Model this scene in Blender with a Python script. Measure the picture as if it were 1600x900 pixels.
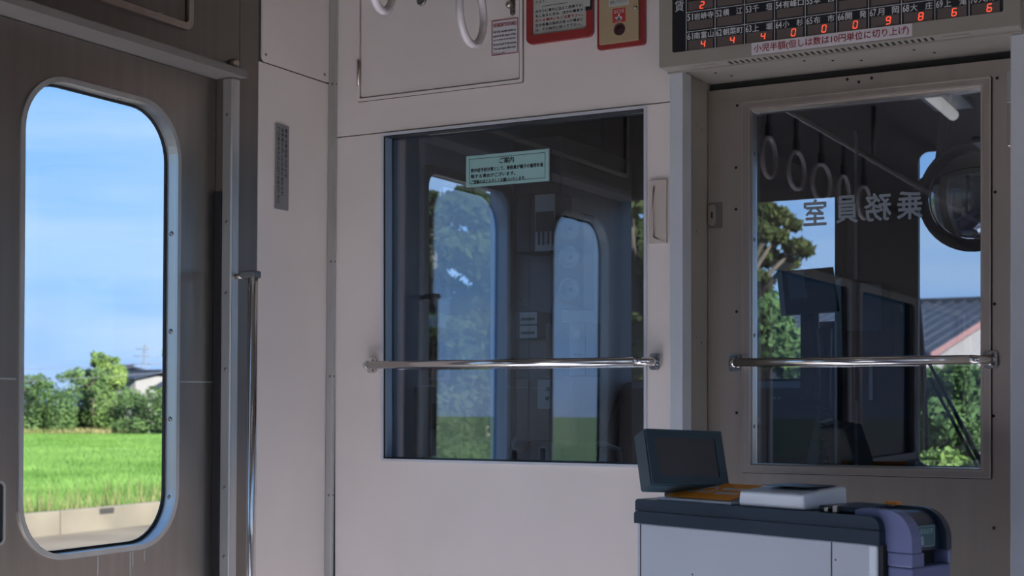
import bpy, bmesh, math, random
import numpy as np
from mathutils import Vector, Matrix, noise

random.seed(7)
RNG = np.random.default_rng(7)
scene = bpy.context.scene
for o in list(bpy.data.objects):
    bpy.data.objects.remove(o, do_unlink=True)
COL = scene.collection
PI = math.pi

# ------------------------------------------------------------------ camera
# x runs along the cab partition, y towards the front of the car, z up; the car floor is z = 0
F_PX = 2218.0
YAW = math.radians(28.4)
CAM = Vector((1.944, -2.70, 1.20))
HORIZON = 625.0
cam_data = bpy.data.cameras.new('camera')
cam_data.sensor_width = 36.0
cam_data.lens = F_PX / 1600.0 * 36.0
cam_data.shift_y = (HORIZON - 450.0) / 1600.0
cam_data.clip_start = 0.05
cam_data.clip_end = 2000
cam_data.dof.use_dof = True
cam_data.dof.focus_distance = 3.0
cam_data.dof.aperture_fstop = 8.0
cam = bpy.data.objects.new('camera', cam_data)
COL.objects.link(cam)
cam.location = CAM
cam.rotation_euler = (math.radians(90), 0, YAW)
scene.camera = cam

# ------------------------------------------------------------------ colour management
vs = scene.view_settings
vs.view_transform = 'Standard'
vs.look = 'None'
vs.gamma = 1.0
vs.use_curve_mapping = False
vs.exposure = 0.0

# ------------------------------------------------------------------ world: blue summer sky with thin streaky cloud
SKY_STRENGTH = 1.2
w = bpy.data.worlds.new('sky')
scene.world = w
w.use_nodes = True
nt = w.node_tree
nt.nodes.clear()
n_out = nt.nodes.new('ShaderNodeOutputWorld')
n_bg = nt.nodes.new('ShaderNodeBackground')
n_bg.inputs['Strength'].default_value = SKY_STRENGTH
n_tc = nt.nodes.new('ShaderNodeTexCoord')
n_sep = nt.nodes.new('ShaderNodeSeparateXYZ')
nt.links.new(n_tc.outputs['Generated'], n_sep.inputs[0])
n_ramp = nt.nodes.new('ShaderNodeValToRGB')
cr = n_ramp.color_ramp
cr.elements[0].position = 0.0
cr.elements[0].color = (0.36, 0.56, 0.95, 1)
cr.elements[1].position = 1.0
cr.elements[1].color = (0.10, 0.30, 0.82, 1)
e = cr.elements.new(0.10); e.color = (0.30, 0.56, 0.97, 1)
e = cr.elements.new(0.25); e.color = (0.24, 0.50, 0.96, 1)
nt.links.new(n_sep.outputs['Z'], n_ramp.inputs[0])
n_map = nt.nodes.new('ShaderNodeMapping')
n_map.inputs['Scale'].default_value = (2.0, 2.0, 15.0)
nt.links.new(n_tc.outputs['Generated'], n_map.inputs[0])
n_noise = nt.nodes.new('ShaderNodeTexNoise')
n_noise.inputs['Scale'].default_value = 1.6
n_noise.inputs['Detail'].default_value = 5
n_noise.inputs['Roughness'].default_value = 0.5
nt.links.new(n_map.outputs[0], n_noise.inputs['Vector'])
n_cr = nt.nodes.new('ShaderNodeValToRGB')
n_cr.color_ramp.elements[0].position = 0.40
n_cr.color_ramp.elements[1].position = 0.78
nt.links.new(n_noise.outputs[0], n_cr.inputs[0])
n_mul = nt.nodes.new('ShaderNodeMath'); n_mul.operation = 'MULTIPLY'
n_mul.inputs[1].default_value = 0.55
nt.links.new(n_cr.outputs[0], n_mul.inputs[0])
n_mix = nt.nodes.new('ShaderNodeMixRGB')
n_mix.inputs[2].default_value = (0.80, 0.90, 1.0, 1)
nt.links.new(n_mul.outputs[0], n_mix.inputs[0])
nt.links.new(n_ramp.outputs[0], n_mix.inputs[1])
nt.links.new(n_mix.outputs[0], n_bg.inputs[0])
nt.links.new(n_bg.outputs[0], n_out.inputs[0])

# ------------------------------------------------------------------ sun
SUN_STRENGTH = 26.0
sd = bpy.data.lights.new('sun', 'SUN')
sd.energy = SUN_STRENGTH
sd.angle = math.radians(0.6)
sd.color = (1.0, 0.94, 0.84)
sun = bpy.data.objects.new('sun', sd)
COL.objects.link(sun)
SUN_FROM = Vector((0.95, -0.35, 0.62)).normalized()
sun.rotation_euler = SUN_FROM.to_track_quat('Z', 'Y').to_euler()

# ------------------------------------------------------------------ measuring helpers
CR = Vector((math.cos(YAW), math.sin(YAW), 0))
CF = Vector((-math.sin(YAW), math.cos(YAW), 0))

def ray(px, py):
    return CR * ((px - 800) / F_PX) + CF + Vector((0, 0, (HORIZON - py) / F_PX))

def on_y(px, py, Y):
    d = ray(px, py); return CAM + d * ((Y - CAM.y) / d.y)

def on_x(px, py, X):
    d = ray(px, py); return CAM + d * ((X - CAM.x) / d.x)

def deep(px, py, F):
    return CAM + ray(px, py) * F

# ------------------------------------------------------------------ materials
MATS = {}
def nodes_of(m):
    m.use_nodes = True
    return m.node_tree, m.node_tree.nodes['Principled BSDF']

def mat(name, col, rough=0.5, metal=0.0, vary=0.0, vscale=3.0, bump=0.0, bscale=200.0, stretch=(1, 1, 1),
        spec=0.5, rvary=0.0, col2=None, coat=0.0):
    if name in MATS: return MATS[name]
    m = bpy.data.materials.new(name)
    t, p = nodes_of(m)
    p.inputs['Base Color'].default_value = (*col, 1)
    p.inputs['Roughness'].default_value = rough
    p.inputs['Metallic'].default_value = metal
    p.inputs['Specular IOR Level'].default_value = spec
    p.inputs['Coat Weight'].default_value = coat
    if vary or bump or rvary or col2:
        tc = t.nodes.new('ShaderNodeTexCoord')
        mp = t.nodes.new('ShaderNodeMapping')
        mp.inputs['Scale'].default_value = stretch
        t.links.new(tc.outputs['Object'], mp.inputs[0])
    if vary or col2 or rvary:
        nz = t.nodes.new('ShaderNodeTexNoise')
        nz.inputs['Scale'].default_value = vscale
        nz.inputs['Detail'].default_value = 3 if max(stretch) > 5 else 6
        nz.inputs['Roughness'].default_value = 0.5
        t.links.new(mp.outputs[0], nz.inputs['Vector'])
        if vary or col2:
            rp = t.nodes.new('ShaderNodeValToRGB')
            rp.color_ramp.elements[0].position = 0.3
            rp.color_ramp.elements[1].position = 0.7
            c2 = col2 if col2 else tuple(min(1, c * (1 + vary)) for c in col)
            c1 = col if col2 else tuple(c * (1 - vary) for c in col)
            rp.color_ramp.elements[0].color = (*c1, 1)
            rp.color_ramp.elements[1].color = (*c2, 1)
            t.links.new(nz.outputs[0], rp.inputs[0])
            t.links.new(rp.outputs[0], p.inputs['Base Color'])
        if rvary:
            mr = t.nodes.new('ShaderNodeMapRange')
            mr.inputs['To Min'].default_value = max(0.02, rough - rvary)
            mr.inputs['To Max'].default_value = rough + rvary
            mr.inputs['From Min'].default_value = 0.3
            mr.inputs['From Max'].default_value = 0.7
            t.links.new(nz.outputs[0], mr.inputs[0])
            t.links.new(mr.outputs[0], p.inputs['Roughness'])
    if bump:
        nb = t.nodes.new('ShaderNodeTexNoise')
        nb.inputs['Scale'].default_value = bscale
        nb.inputs['Detail'].default_value = 3
        t.links.new(mp.outputs[0], nb.inputs['Vector'])
        b = t.nodes.new('ShaderNodeBump')
        b.inputs['Strength'].default_value = bump
        b.inputs['Distance'].default_value = 0.002
        t.links.new(nb.outputs[0], b.inputs['Height'])
        t.links.new(b.outputs[0], p.inputs['Normal'])
    MATS[name] = m
    return m

def emit(name, col, strength):
    if name in MATS: return MATS[name]
    m = bpy.data.materials.new(name)
    t, p = nodes_of(m)
    p.inputs['Base Color'].default_value = (*col, 1)
    p.inputs['Emission Color'].default_value = (*col, 1)
    p.inputs['Emission Strength'].default_value = strength
    MATS[name] = m
    return m

def glass(name, tint, ior, rough=0.0):
    """Thin glazing: a clear sheet that also mirrors what stands in front of it."""
    if name in MATS: return MATS[name]
    m = bpy.data.materials.new(name)
    m.use_nodes = True
    t = m.node_tree
    t.nodes.clear()
    out = t.nodes.new('ShaderNodeOutputMaterial')
    tr = t.nodes.new('ShaderNodeBsdfTransparent')
    tr.inputs[0].default_value = (*tint, 1)
    gl = t.nodes.new('ShaderNodeBsdfGlossy')
    gl.inputs['Roughness'].default_value = rough
    gl.inputs['Color'].default_value = (0.95, 0.97, 1.0, 1)
    r0 = ((ior - 1) / (ior + 1)) ** 2                       # Schlick, the same from both faces of the sheet
    lw = t.nodes.new('ShaderNodeLayerWeight')
    pw = t.nodes.new('ShaderNodeMath'); pw.operation = 'POWER'; pw.inputs[1].default_value = 5.0
    t.links.new(lw.outputs['Facing'], pw.inputs[0])
    fr = t.nodes.new('ShaderNodeMath'); fr.operation = 'MULTIPLY_ADD'
    fr.inputs[1].default_value = 1 - r0; fr.inputs[2].default_value = r0
    t.links.new(pw.outputs[0], fr.inputs[0])
    lw.inputs['Blend'].default_value = 0.5
    mx = t.nodes.new('ShaderNodeMixShader')
    t.links.new(fr.outputs[0], mx.inputs[0])
    t.links.new(tr.outputs[0], mx.inputs[1])
    t.links.new(gl.outputs[0], mx.inputs[2])
    t.links.new(mx.outputs[0], out.inputs[0])
    MATS[name] = m
    return m

def leafy(name, c1, c2, scale=1.0):
    if name in MATS: return MATS[name]
    m = bpy.data.materials.new(name)
    m.use_nodes = True
    t = m.node_tree
    t.nodes.clear()
    out = t.nodes.new('ShaderNodeOutputMaterial')
    tc = t.nodes.new('ShaderNodeTexCoord')
    nz = t.nodes.new('ShaderNodeTexNoise')
    nz.inputs['Scale'].default_value = scale
    nz.inputs['Detail'].default_value = 4
    t.links.new(tc.outputs['Object'], nz.inputs['Vector'])
    rp = t.nodes.new('ShaderNodeValToRGB')
    rp.color_ramp.elements[0].position = 0.32
    rp.color_ramp.elements[1].position = 0.68
    rp.color_ramp.elements[0].color = (*c1, 1)
    rp.color_ramp.elements[1].color = (*c2, 1)
    t.links.new(nz.outputs[0], rp.inputs[0])
    df = t.nodes.new('ShaderNodeBsdfDiffuse')
    tl = t.nodes.new('ShaderNodeBsdfTranslucent')
    t.links.new(rp.outputs[0], df.inputs[0])
    t.links.new(rp.outputs[0], tl.inputs[0])
    mx = t.nodes.new('ShaderNodeMixShader')
    mx.inputs[0].default_value = 0.35
    t.links.new(df.outputs[0], mx.inputs[1])
    t.links.new(tl.outputs[0], mx.inputs[2])
    t.links.new(mx.outputs[0], out.inputs[0])
    MATS[name] = m
    return m

M_PANEL = mat('cream_panel', (0.72, 0.64, 0.585), 0.36, vary=0.06, vscale=2.2, bump=0.06, bscale=500, rvary=0.06)
M_PANEL_D = mat('panel_seam', (0.05, 0.04, 0.04), 0.8)
M_ALU = mat('aluminium', (0.55, 0.55, 0.53), 0.38, 0.85, vary=0.08, vscale=4, rvary=0.08, stretch=(6, 6, 1))
M_STEEL = mat('brushed_steel', (0.52, 0.46, 0.40), 0.34, 1.0, vary=0.05, vscale=2.3, stretch=(17, 17, 0.7))
M_STEEL_DOOR = mat('passenger_door_steel', (0.37, 0.335, 0.30), 0.34, 1.0, vary=0.06, vscale=2.3, stretch=(17, 17, 0.7))
M_STEEL_D = mat('dull_steel', (0.25, 0.225, 0.205), 0.42, 1.0, vary=0.05, vscale=2.3, stretch=(17, 17, 0.7))
M_STEEL_EDGE = mat('edge_highlight_steel', (0.62, 0.56, 0.50), 0.30, 1.0)  # lighter steel puts the frame edge highlights into the colour
M_CHROME = mat('polished_steel', (0.72, 0.70, 0.68), 0.14, 1.0, vary=0.04, vscale=8)
M_SCREW = mat('screw_steel', (0.30, 0.29, 0.28), 0.35, 1.0, vary=0.1, vscale=40)
M_HOLE = mat('dark_hole', (0.012, 0.011, 0.011), 0.7, vary=0.2, vscale=30)
M_BLACK = mat('black_rubber', (0.012, 0.012, 0.014), 0.55, vary=0.2, vscale=8)
M_WHITEPAINT = mat('white_painted_jamb', (0.62, 0.63, 0.65), 0.32, 0.25, vary=0.05, vscale=5)
M_BOARD = mat('board_casing', (0.30, 0.268, 0.222), 0.5, vary=0.05, vscale=4, bump=0.03, bscale=400)
M_LEDGE = mat('ledge_grey', (0.19, 0.17, 0.155), 0.4, vary=0.05, vscale=4)
M_BOARD_BLK = mat('board_black', (0.012, 0.014, 0.018), 0.35, vary=0.1, vscale=6)
M_BOARD_WIN = mat('board_led_window', (0.125, 0.098, 0.085), 0.30, vary=0.12, vscale=9)
M_LED = emit('led_lit', (1.0, 0.10, 0.045), 1.1)
M_LED_OFF = mat('led_unlit', (0.17, 0.055, 0.045), 0.4, vary=0.05)
M_INK_W = mat('ink_pale', (0.62, 0.63, 0.62), 0.6, vary=0.04)
M_INK_K = mat('ink_black', (0.02, 0.02, 0.022), 0.6, vary=0.05)
M_INK_R = mat('ink_dark_red', (0.27, 0.03, 0.035), 0.6, vary=0.05)
M_STICKER = mat('sticker_white', (0.62, 0.58, 0.58), 0.5, vary=0.03)
M_STICKER_G = mat('sticker_grey', (0.22, 0.215, 0.215), 0.45, vary=0.04)
M_MINT = mat('sticker_mint', (0.30, 0.50, 0.47), 0.5, vary=0.03)
M_RED = mat('red_frame', (0.27, 0.030, 0.028), 0.4, vary=0.08, vscale=8)
M_CARDP = mat('notice_card', (0.42, 0.42, 0.37), 0.45, vary=0.04)
M_SOSBOX = mat('sos_box_beige', (0.40, 0.30, 0.175), 0.42, vary=0.05)
M_REDPRINT = mat('red_print', (0.42, 0.035, 0.03), 0.5, vary=0.04)
M_STAIN = mat('lime_stain', (0.42, 0.40, 0.37), 0.6, vary=0.1, vscale=40)
M_CREAM = mat('cream_plastic', (0.52, 0.44, 0.38), 0.4, vary=0.03)
M_RING = mat('strap_ring_plastic', (0.62, 0.56, 0.55), 0.22, vary=0.04, coat=0.3)
M_STRAP = mat('strap_webbing', (0.05, 0.05, 0.055), 0.7, vary=0.1)
M_NAVY = mat('fare_navy', (0.016, 0.028, 0.046), 0.33, vary=0.10, vscale=7, rvary=0.05)
M_NAVY_LIT = mat('fare_violet_lit', (0.15, 0.17, 0.31), 0.32, vary=0.05)  # machine end as lit: the lavender light is painted into the colour
M_FAREGREY = mat('fare_grey', (0.43, 0.46, 0.50), 0.42, vary=0.04, vscale=5)
M_FAREWHITE = mat('fare_white', (0.66, 0.70, 0.74), 0.38, vary=0.03)
M_ORANGE = mat('orange_card', (0.95, 0.36, 0.03), 0.4, vary=0.06)
M_SCREEN = mat('screen_glass', (0.05, 0.05, 0.056), 0.3, spec=0.7, vary=0.05)
M_TEAL = mat('teal_label', (0.06, 0.13, 0.15), 0.4, vary=0.05)
M_CABGREY = mat('cab_blue_grey', (0.19, 0.26, 0.35), 0.5, vary=0.06, vscale=3)
M_CABPANEL = mat('cab_locker_grey', (0.10, 0.11, 0.125), 0.5, vary=0.06, vscale=3)
M_CABDARK = mat('cab_dark', (0.018, 0.018, 0.022), 0.6, vary=0.12, vscale=3)
M_CABBROWN = mat('cab_brown_box', (0.055, 0.040, 0.040), 0.5, vary=0.08)
M_CABWHITE = mat('cab_white', (0.33, 0.35, 0.37), 0.45, vary=0.05)
M_FLOOR = mat('floor_vinyl', (0.62, 0.65, 0.84), 0.5, vary=0.10, vscale=12, bump=0.04)  # unseen floor, coloured to bounce lavender light onto the lower walls
M_CEIL = mat('ceiling_panel', (0.10, 0.085, 0.075), 0.5, vary=0.05, vscale=2)
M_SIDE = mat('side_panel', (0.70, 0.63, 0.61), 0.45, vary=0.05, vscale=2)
M_SIDE_SHADE = mat('shaded_side_panel', (0.16, 0.14, 0.13), 0.5, vary=0.05, vscale=2)  # rear side wall with its shade painted into the colour
M_SEAT = mat('seat_moquette', (0.05, 0.07, 0.16), 0.9, vary=0.25, vscale=60, bump=0.3, bscale=300)
M_LAMP = emit('lamp_diffuser', (1.0, 0.95, 0.90), 1.0)
M_GLASS_IN = glass('partition_glass', (0.84, 0.88, 0.92), 2.2)
M_GLASS_OUT = glass('car_window_glass', (0.95, 0.97, 0.98), 1.35)
M_GLASS_TINT = glass('smoked_window_glass', (0.24, 0.28, 0.31), 1.35)
M_MIRROR = mat('mirror_face', (0.42, 0.44, 0.46), 0.03, 1.0, vary=0.01)

# ------------------------------------------------------------------ object helpers
WORLD = {}          # world position of every object that parents others

def finish(o, parent):
    COL.objects.link(o)
    if parent is not None:
        o.parent = parent
    return o

def tag(o, label=None, cat=None, group=None, kind=None):
    if label: o['label'] = label
    if cat: o['category'] = cat
    if group: o['group'] = group
    if kind: o['kind'] = kind
    return o

def thing(name, label, cat, loc=(0, 0, 0), group=None, kind=None, parent=None):
    o = bpy.data.objects.new(name, None)
    o.empty_display_size = 0.05
    lw = Vector(loc)
    o.location = lw - (WORLD[parent.name] if parent else Vector())
    finish(o, parent)
    WORLD[o.name] = lw
    return tag(o, label, cat, group, kind)

class G:
    """Collects shapes (world coordinates) into ONE mesh object."""
    def __init__(s, tf=None):
        s.bm = bmesh.new(); s.tf = tf
    def box(s, a, b, bev=0.0, rot=None, seg=2):
        a, b = Vector(a), Vector(b)
        c = (a + b) / 2; d = b - a
        t = bmesh.new()
        bmesh.ops.create_cube(t, size=1)
        bmesh.ops.scale(t, vec=(abs(d.x), abs(d.y), abs(d.z)), verts=t.verts)
        if bev:
            bmesh.ops.bevel(t, geom=t.edges[:], offset=bev, segments=seg, affect='EDGES', profile=0.5)
        if rot is not None: bmesh.ops.transform(t, matrix=rot, verts=t.verts)
        bmesh.ops.translate(t, vec=c, verts=t.verts)
        return s.join(t)
    def join(s, t, m=None):
        if m is not None: bmesh.ops.transform(t, matrix=m, verts=t.verts)
        vm = {v: s.bm.verts.new(v.co) for v in t.verts}
        for f in t.faces:
            try:
                nf = s.bm.faces.new([vm[v] for v in f.verts]); nf.smooth = f.smooth
            except ValueError: pass
        t.free()
        return s
    def loops(s, rings, cap=True, smooth=False, closed=True):
        """Skin a list of equally long rings."""
        R = [[s.bm.verts.new(p) for p in r] for r in rings]
        n = len(R[0])
        for i in range(len(R) - 1):
            for k in range(n if closed else n - 1):
                f = s.bm.faces.new((R[i][k], R[i][(k + 1) % n], R[i + 1][(k + 1) % n], R[i + 1][k]))
                f.smooth = smooth
        if cap and closed:
            s.bm.faces.new(R[0][::-1]); s.bm.faces.new(R[-1])
        return s
    def cyl(s, p, q, r, r2=None, seg=16, cap=True):
        p, q = Vector(p), Vector(q)
        r2 = r if r2 is None else r2
        ax = (q - p).normalized()
        u = ax.orthogonal().normalized(); v = ax.cross(u)
        ring = lambda c, rr: [c + (u * math.cos(2 * PI * k / seg) + v * math.sin(2 * PI * k / seg)) * rr for k in range(seg)]
        return s.loops([ring(p, r), ring(q, r2)], cap, True)
    def lathe(s, p, ax, prof, seg=24):
        """prof: (distance along ax, radius)"""
        p, ax = Vector(p), Vector(ax).normalized()
        u = ax.orthogonal().normalized(); v = ax.cross(u)
        rings = [[p + ax * d + (u * math.cos(2 * PI * k / seg) + v * math.sin(2 * PI * k / seg)) * max(rr, 1e-4)
                  for k in range(seg)] for d, rr in prof]
        return s.loops(rings, True, True)
    def tube(s, pts, r, seg=10, closed=False, cap=True):
        pts = [Vector(p) for p in pts]
        n = len(pts)
        rad = r if hasattr(r, '__len__') else [r] * n
        rings = []; u = None
        for i, p in enumerate(pts):
            if closed: tg = pts[(i + 1) % n] - pts[i - 1]
            else: tg = pts[min(i + 1, n - 1)] - pts[max(i - 1, 0)]
            tg.normalize()
            if u is None: u = tg.orthogonal().normalized()
            else:
                u = u - tg * u.dot(tg)
                u = u.normalized() if u.length > 1e-6 else tg.orthogonal().normalized()
            v = tg.cross(u)
            rings.append([p + (u * math.cos(2 * PI * k / seg) + v * math.sin(2 * PI * k / seg)) * rad[i] for k in range(seg)])
        if closed: rings.append(rings[0]); return s.loops(rings, False, True)
        return s.loops(rings, cap, True)
    def quadset(s, V, Fc):
        vs_ = [s.bm.verts.new(v) for v in V]
        for f in Fc: s.bm.faces.new([vs_[i] for i in f])
        return s
    def prism(s, pts, d):
        """Polygon pts (3-D, planar) pushed along d."""
        d = Vector(d); pts = [Vector(p) for p in pts]
        return s.loops([pts, [p + d for p in pts]])
    def build(s, name, m, parent=None, label=None, cat=None, group=None, kind=None, merge=False):
        if merge: bmesh.ops.remove_doubles(s.bm, verts=s.bm.verts, dist=1e-5)
        if s.tf:
            for v in s.bm.verts: v.co = s.tf(v.co)
        bmesh.ops.recalc_face_normals(s.bm, faces=s.bm.faces)
        me = bpy.data.meshes.new(name)
        s.bm.to_mesh(me); s.bm.free()
        return place_mesh(name, me, m, parent, label, cat, group, kind)

def place_mesh(name, me, m, parent=None, label=None, cat=None, group=None, kind=None):
    n = len(me.vertices)
    co = np.empty(n * 3, dtype=np.float32)
    me.vertices.foreach_get('co', co)
    co = co.reshape(-1, 3)
    lo, hi = co.min(0), co.max(0)
    org = np.array([(lo[0] + hi[0]) / 2, (lo[1] + hi[1]) / 2, lo[2]], dtype=np.float32)
    me.vertices.foreach_set('co', (co - org).ravel())
    me.update()
    me.materials.append(m)
    o = bpy.data.objects.new(name, me)
    wl = Vector([float(v) for v in org])
    o.location = wl - (WORLD[parent.name] if parent else Vector())
    finish(o, parent)
    WORLD[o.name] = wl
    return tag(o, label, cat, group, kind)

def raw(name, V, Fc, m, parent=None, label=None, cat=None, group=None, kind=None):
    """V (n,3) floats and quad/tri indices, fast path for leaves and grass."""
    me = bpy.data.meshes.new(name)
    V = np.asarray(V, dtype=np.float32); Fc = np.asarray(Fc, dtype=np.int32)
    k = Fc.shape[1]
    me.vertices.add(len(V)); me.vertices.foreach_set('co', V.ravel())
    me.loops.add(Fc.size); me.loops.foreach_set('vertex_index', Fc.ravel())
    me.polygons.add(len(Fc)); me.polygons.foreach_set('loop_start', np.arange(0, Fc.size, k, dtype=np.int32))
    me.update(calc_edges=True)
    return place_mesh(name, me, m, parent, label, cat, group, kind)

def rrect(w, h, r, n=6):
    """Rounded rectangle about the origin, counter-clockwise 2-D points."""
    out = []
    for cx, cy, a0 in ((w / 2 - r, h / 2 - r, 0), (-w / 2 + r, h / 2 - r, PI / 2), (-w / 2 + r, -h / 2 + r, PI), (w / 2 - r, -h / 2 + r, 1.5 * PI)):
        for k in range(n + 1):
            a = a0 + PI / 2 * k / n
            out.append((cx + r * math.cos(a), cy + r * math.sin(a)))
    return out

class Plane:
    """A local frame on a surface: origin o, u to the right, v up, n out towards the room."""
    def __init__(s, o, u, v):
        s.o = Vector(o); s.u = Vector(u).normalized(); s.v = Vector(v).normalized(); s.n = s.u.cross(s.v)
    def p(s, x, y, d=0.0): return s.o + s.u * x + s.v * y + s.n * d

def plate(g, P, pts, d0, d1):
    g.loops([[P.p(x, y, d0) for x, y in pts], [P.p(x, y, d1) for x, y in pts]])

def ring_plate(g, P, outer, inner, d0, d1):
    """A plate with an opening; outer and inner have as many points."""
    n = len(outer)
    A = [[g.bm.verts.new(P.p(x, y, d)) for x, y in pts] for pts, d in ((outer, d0), (outer, d1), (inner, d1), (inner, d0))]
    for i in range(4):
        a, b = A[i], A[(i + 1) % 4]
        for k in range(n):
            g.bm.faces.new((a[k], a[(k + 1) % n], b[(k + 1) % n], b[k]))

def at2(pts, cx, cy): return [(x + cx, y + cy) for x, y in pts]

_TEXT = {}
def text_mesh(s):
    if s in _TEXT: return _TEXT[s]
    cu = bpy.data.curves.new('lettering', 'FONT')
    cu.body = s
    cu.resolution_u = 2
    o = bpy.data.objects.new('lettering', cu)
    COL.objects.link(o)
    dg = bpy.context.evaluated_depsgraph_get()
    me = bpy.data.meshes.new_from_object(o.evaluated_get(dg))
    V = np.array([v.co[:2] for v in me.vertices], dtype=np.float32)
    Fc = [tuple(p.vertices) for p in me.polygons]
    bpy.data.objects.remove(o); bpy.data.curves.remove(cu); bpy.data.meshes.remove(me)
    _TEXT[s] = (V, Fc)
    return _TEXT[s]

def letters(g, P, s, x, y, w_, h_, d=0.0006, mirror=False, slant=0.0, bold=0.0):
    """Put writing s into the box (x, y lower left, w x h) on plane P; w None keeps the proportions."""
    if bold:                                   # heavier strokes: the sheet of letters repeated a hair's breadth apart
        for i, (bx_, by_) in enumerate(((0, 0), (bold, 0), (-bold, 0), (0, bold), (0, -bold))):
            letters(g, P, s, x + bx_, y + by_, w_, h_, d + 0.00004 * i, mirror, slant)
        return
    V, Fc = text_mesh(s)
    if not len(V): return
    lo, hi = V.min(0), V.max(0)
    sy = h_ / max(hi[1] - lo[1], 1e-6)
    sx = sy if w_ is None else w_ / max(hi[0] - lo[0], 1e-6)
    vs_ = []
    for a, b in V:
        X = (a - lo[0]) * sx; Y = (b - lo[1]) * sy
        if mirror: X = (hi[0] - lo[0]) * sx - X
        vs_.append(g.bm.verts.new(P.p(x + X + slant * Y, y + Y, d)))
    for f in Fc:
        try: g.bm.faces.new([vs_[i] for i in f])
        except ValueError: pass

def screw(parent, P, x, y, r=0.004, m=None, d=0.0, name='screw'):
    g = G()
    g.lathe(P.p(x, y, d), P.n, [(0, r), (r * 0.35, r * 0.9), (r * 0.5, r * 0.45), (r * 0.3, r * 0.3)], 10)
    return g.build(name, m or M_SCREW, parent)

def copy_tree(o, loc, label=None):
    c = o.copy(); COL.objects.link(c); c.location = loc
    if label: c['label'] = label
    for ch in o.children:
        d = ch.copy(); COL.objects.link(d); d.parent = c
        for gch in ch.children:
            q = gch.copy(); COL.objects.link(q); q.parent = d
    return c

def holed(g, P, W, H, holes, d0, d1):
    """Rectangular sheet 0..W x 0..H with rectangular openings (x0, y0, x1, y1)."""
    xs = sorted({0, W, *[h[0] for h in holes], *[h[2] for h in holes]})
    ys = sorted({0, H, *[h[1] for h in holes], *[h[3] for h in holes]})
    xs = [x for x in xs if 0 <= x <= W]; ys = [y for y in ys if 0 <= y <= H]
    full = {}
    for i in range(len(xs) - 1):
        for j in range(len(ys) - 1):
            cx, cy = (xs[i] + xs[i + 1]) / 2, (ys[j] + ys[j + 1]) / 2
            full[i, j] = not any(h[0] < cx < h[2] and h[1] < cy < h[3] for h in holes)
    vc = {}
    def v(i, j, k):
        if (i, j, k) not in vc: vc[i, j, k] = g.bm.verts.new(P.p(xs[i], ys[j], (d0, d1)[k]))
        return vc[i, j, k]
    for (i, j), ok in full.items():
        if not ok: continue
        g.bm.faces.new((v(i, j, 1), v(i + 1, j, 1), v(i + 1, j + 1, 1), v(i, j + 1, 1)))
        g.bm.faces.new((v(i, j, 0), v(i, j + 1, 0), v(i + 1, j + 1, 0), v(i + 1, j, 0)))
        for (di, dj), (a, b) in {(-1, 0): ((i, j), (i, j + 1)), (1, 0): ((i + 1, j + 1), (i + 1, j)),
                                 (0, -1): ((i + 1, j), (i, j)), (0, 1): ((i, j + 1), (i + 1, j + 1))}.items():
            if not full.get((i + di, j + dj), False):
                g.bm.faces.new((v(*a, 0), v(*b, 0), v(*b, 1), v(*a, 1)))

# ================================================================== THE SETTING: shell of the railcar
CAR_W, CAR_Y0, CAB_Y1, CEIL = 2.70, -9.0, 1.50, 2.28
PT = Plane((0, 0, 0), (1, 0, 0), (0, 0, 1))            # partition face, n towards the passengers (-y)
LW = Plane((0, 0, 0), (0, 1, 0), (0, 0, 1))            # left side wall, x of the frame = world y, n = +x
DR = Plane((0, 0.139, 0), (1, 0, 0), (0, 0, 1))        # face of the cab door
def lean(v): return Vector((v.x + 0.010 * (v.z - 1.2), v.y, v.z))

g = G(); g.box((-0.08, CAR_Y0, -0.10), (CAR_W + 0.08, CAB_Y1 + 0.06, 0.0))
g.build('floor', M_FLOOR, None, 'pale blue-violet vinyl floor of the railcar', 'floor', kind='structure')
g = G(); g.box((-0.08, CAR_Y0, CEIL), (CAR_W + 0.08, CAB_Y1 + 0.06, CEIL + 0.08))
g.build('ceiling', M_CEIL, None, 'plain greyish ceiling over the passenger room', 'ceiling', kind='structure')
g = G(); g.box((-0.08, CAR_Y0 - 0.06, 0), (CAR_W + 0.08, CAR_Y0, CEIL))
g.build('wall_back', M_SIDE, None, 'cream end wall at the far rear of the car', 'wall', kind='structure')

# ---- partition between passengers and cab
wf = thing('wall_front', 'pinkish cream cab partition wall with screwed panels and window', 'wall', (0.42, 0, 0), kind='structure')
SEAM_Z = 1.808
WX0, WX1, WZ0, WZ1 = 0.150, 0.797, 1.064, 1.803
g = G(); holed(g, Plane((0.018, 0, 0), (1, 0, 0), (0, 0, 1)), 0.851 - 0.018, SEAM_Z - 0.0012,
               [(WX0 - 0.018, WZ0, WX1 - 0.018, WZ1)], -0.03, 0.0)
g.build('lower_panel', M_PANEL, wf)
HX0, HX1, HZ0 = 0.083, 0.512, 1.884
g = G(); holed(g, Plane((0.018, 0, SEAM_Z + 0.0012), (1, 0, 0), (0, 0, 1)), 0.851 - 0.018, CEIL - SEAM_Z - 0.0012,
               [(HX0 - 0.018, HZ0 - SEAM_Z, HX1 - 0.018, CEIL - SEAM_Z - 0.03)], -0.03, 0.0)
g.build('upper_panel', M_PANEL, wf)
g = G()
g.box((0.0, 0.031, 0), (0.14, 0.045, CEIL)); g.box((0.805, 0.031, 0), (0.851, 0.045, CEIL))
g.box((0.14, 0.031, 0), (0.805, 0.045, 1.05)); g.box((0.14, 0.031, 1.81), (0.805, 0.045, CEIL))
g.build('backing_board', M_CABDARK, wf)
g = G(); g.box((1.515, 0.0, 0), (CAR_W, 0.13, CEIL))
g.build('side_panel', M_PANEL, wf)
g = G(); g.box((1.515, 0.131, 0), (CAR_W, 0.145, CEIL))
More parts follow.
